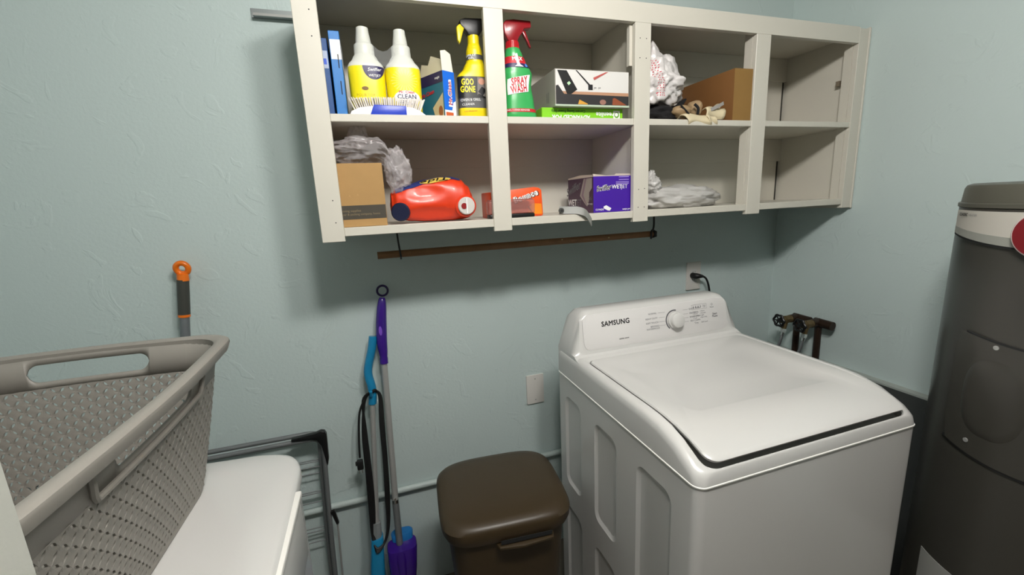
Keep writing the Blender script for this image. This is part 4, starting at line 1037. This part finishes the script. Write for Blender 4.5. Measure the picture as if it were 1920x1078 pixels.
# orange dryer sheets, clear tub
t, hx, hy, h, fr, lf = facebox('dryer_sheet_box', 'orange dryer sheet pack leaning behind a clear tub', 'box', .345, .53, -.285, -.17, ZL, ZL+.098, mat('carton_orange', 'ee5312', .4))
for c in list(t.children): bpy.data.objects.remove(c)
extr('carton', [(-.0925, 0), (.088, 0), (.0925, .004), (.0885, .085), (.080, .093), (.06, .096), (-.0925, .084)], .115, MC['carton_orange'], lambda x, y, d: Vector((x, -.0575+d, y)), t, .003)
text('Bounce', .026, INKW, fr(.0012), t, bold=.09, rot=.30, at=(.03, .066)); text('Bounce', .026, mat('ink_shadow', '6a2a10', .5), fr(.0008), t, bold=.13, rot=.30, at=(.0315, .0648)); text('Bounce', .026, INKK, fr(.0016), t, bold=-.012, rot=.30, at=(.03, .066))
patch('print_amber', [(.036, .008), (.088, .006), (.086, .04), (.05, .043)], mat('print_orange2', 'f08a1c', .4), fr(.0008), t); patch('print_line', [(.036, .03), (.04, .033), (.06, .004), (.056, .004)], mat('ink_maroon', '7a2410', .5), fr(.0012), t); patch('print_line', [(.036, .03), (.037, .033), (.052, .042), (.052, .040)], MC['ink_maroon'], fr(.0012), t)
t = thing('clear_tub', 'pinkish clear plastic tub with black base behind the second post', 'container', (.405, -.312, ZL))
TUB = mat('pink_clear', 'cc8f86', .2, alpha=.4)
bm = bmesh.new(); addbox(bm, -.078, .077, -.022, .022, .0125, .056, .006, 3); bmo('tub', bm, TUB, t, True)
box('tub_base', -.076, .0755, -.021, .021, 0, .0125, BLACK, t, .003)
box('tub_lid', -.074, .073, -.019, .019, .0555, .059, mat('pink_lid', 'b5766c', .4, alpha=.8), t, .002)
# purple pad box
t, hx, hy, h, fr, lf = facebox('pad_refill_box', 'purple mop pad carton with torn open side', 'box', .700, .858, -.325, -.13, ZL, ZL+.122, PURP)
text('Swiffer', .024, INKW, fr(), t, bold=.09, shear=.35, rot=.10, at=(-.041, .082), sx=.72); text('Swiffer', .024, INKK, fr(.001), t, bold=.02, shear=.35, rot=.10, at=(-.041, .082), sx=.84)
text('WET', .0185, INKW, fr(), t, bold=.03, at=(.012, .085)); text('JET', .0185, INKW, fr(), t, bold=-.003, at=(.042, .085))
for z in (.100, .095, .108, .117): patch('print_line', rect(.008 if z < .105 else .02, z, .06, z+.0022), mat('ink_lilac', 'b7a2e6', .5), fr(), t)
text('12 PADS', .0085, INKW, fr(), t, at=(-.056, .010), bold=.03); text('wetjet pads', .007, INKW, fr(), t, at=(.052, .008), bold=.04); extr('pad_picture', [(-.04, .020), (-.03, .024), (-.010, .013), (-.016, .005), (-.024, .006), (-.04, .014)], .0008, INKW, lambda x, y, d: Vector((x, -hy-.0002-d, y)), t)
PLUM = mat('side_plum_sheen', '4a2f45', .5)  # carton purple greyed on this side, film reflection put into the colour
patch('side_print', rect(-hy+.0, .001, hy, h-.001), PLUM, lf(), t)
text('Swiffer', .040, INKG, lf(.0012), t, bold=.03, shear=.3, rot=.25, at=(-.055, .085)); text('WET', .032, INKW, lf(.0012), t, bold=.03, at=(-.062, .035)); text('JET', .032, INKG, lf(.0012), t, at=(-.01, .035))
patch('pad_print', [(.0, .06), (.03, .118), (.09, .118), (.09, .085), (.07, .07), (.07, .045), (.055, .022), (.04, .03)], mat('pad_grey', 'a59c94', .5), lf(.0014), t)
patch('pad_stripe', [(.012, .06), (.04, .118), (.052, .118), (.028, .062), (.052, .028), (.045, .03)], mat('pad_mauve', '8b7480', .5), lf(.0018), t)
text('x6', .022, INKG, lf(.0018), t, at=(.078, .05)); text('MOP PADS', .008, INKW, lf(.0018), t, at=(.075, .03)); 
extr('torn_flap', [(-hy, h-.001), (hy-.004, h-.001), (hy-.004, h+.006), (0, h+.010), (-hy, h+.004)], .0012, mat('flap_card', 'c9bcae', .7), lambda x, y, d: Vector((-hx+d, -x, y)), t)
extr('torn_flap', [(-hx, h-.001), (hx, h-.001), (hx, h+.006), (.01, h+.008), (.005, h+.003), (-.03, h+.003), (-hx, h+.009)], .0012, MC['flap_card'], lambda x, y, d: Vector((x, -hy+d+.004, y)), t)
# grey strap hanging over the edge
t = thing('grey_strap', 'short grey plastic strap hanging over the bottom shelf edge', 'strap', (.61, -.345, ZL))
GS = mat('grey_strap', '7c7d78', .35, alpha=1)
strapmesh('strap', [(-.04, .018, .016), (-.01, .010, .014), (.02, -.002, .012), (.042, -.012, .002), (.056, -.014, -.018), (.064, -.012, -.030)], .03, .003, GS, t, (.2, .35, .8))
disc('eyelet', (-.042, -.002, .015), (-.3, -1, 0), .009, .01, mat('dark_grey_plastic', '4b4c48', .4), t, 20, .002)
disc('eyelet_hole', (-.0445, -.0125, .015), (-.3, -1, 0), .0045, .001, DARK, t, 16)
# knotted bag
t = thing('knotted_bag', 'knotted translucent plastic bag lying in the lower third cubby', 'bag', (1.10, -.24, ZL))
KB = mat('milky_bag', 'cfcdca', .3, alpha=.75, spec=.7)
blob('bag_body', (.02, 0, .034), (.165, .075, .046), KB, t, 21, .22, 5, .001, 2.6)
blob('bag_knot', (-.118, -.03, .088), (.026, .02, .026), KB, t, 33, .4, 4, None, 3)
blob('bag_knot', (-.128, -.03, .115), (.014, .012, .022), KB, t, 35, .4, 4, None, 3)
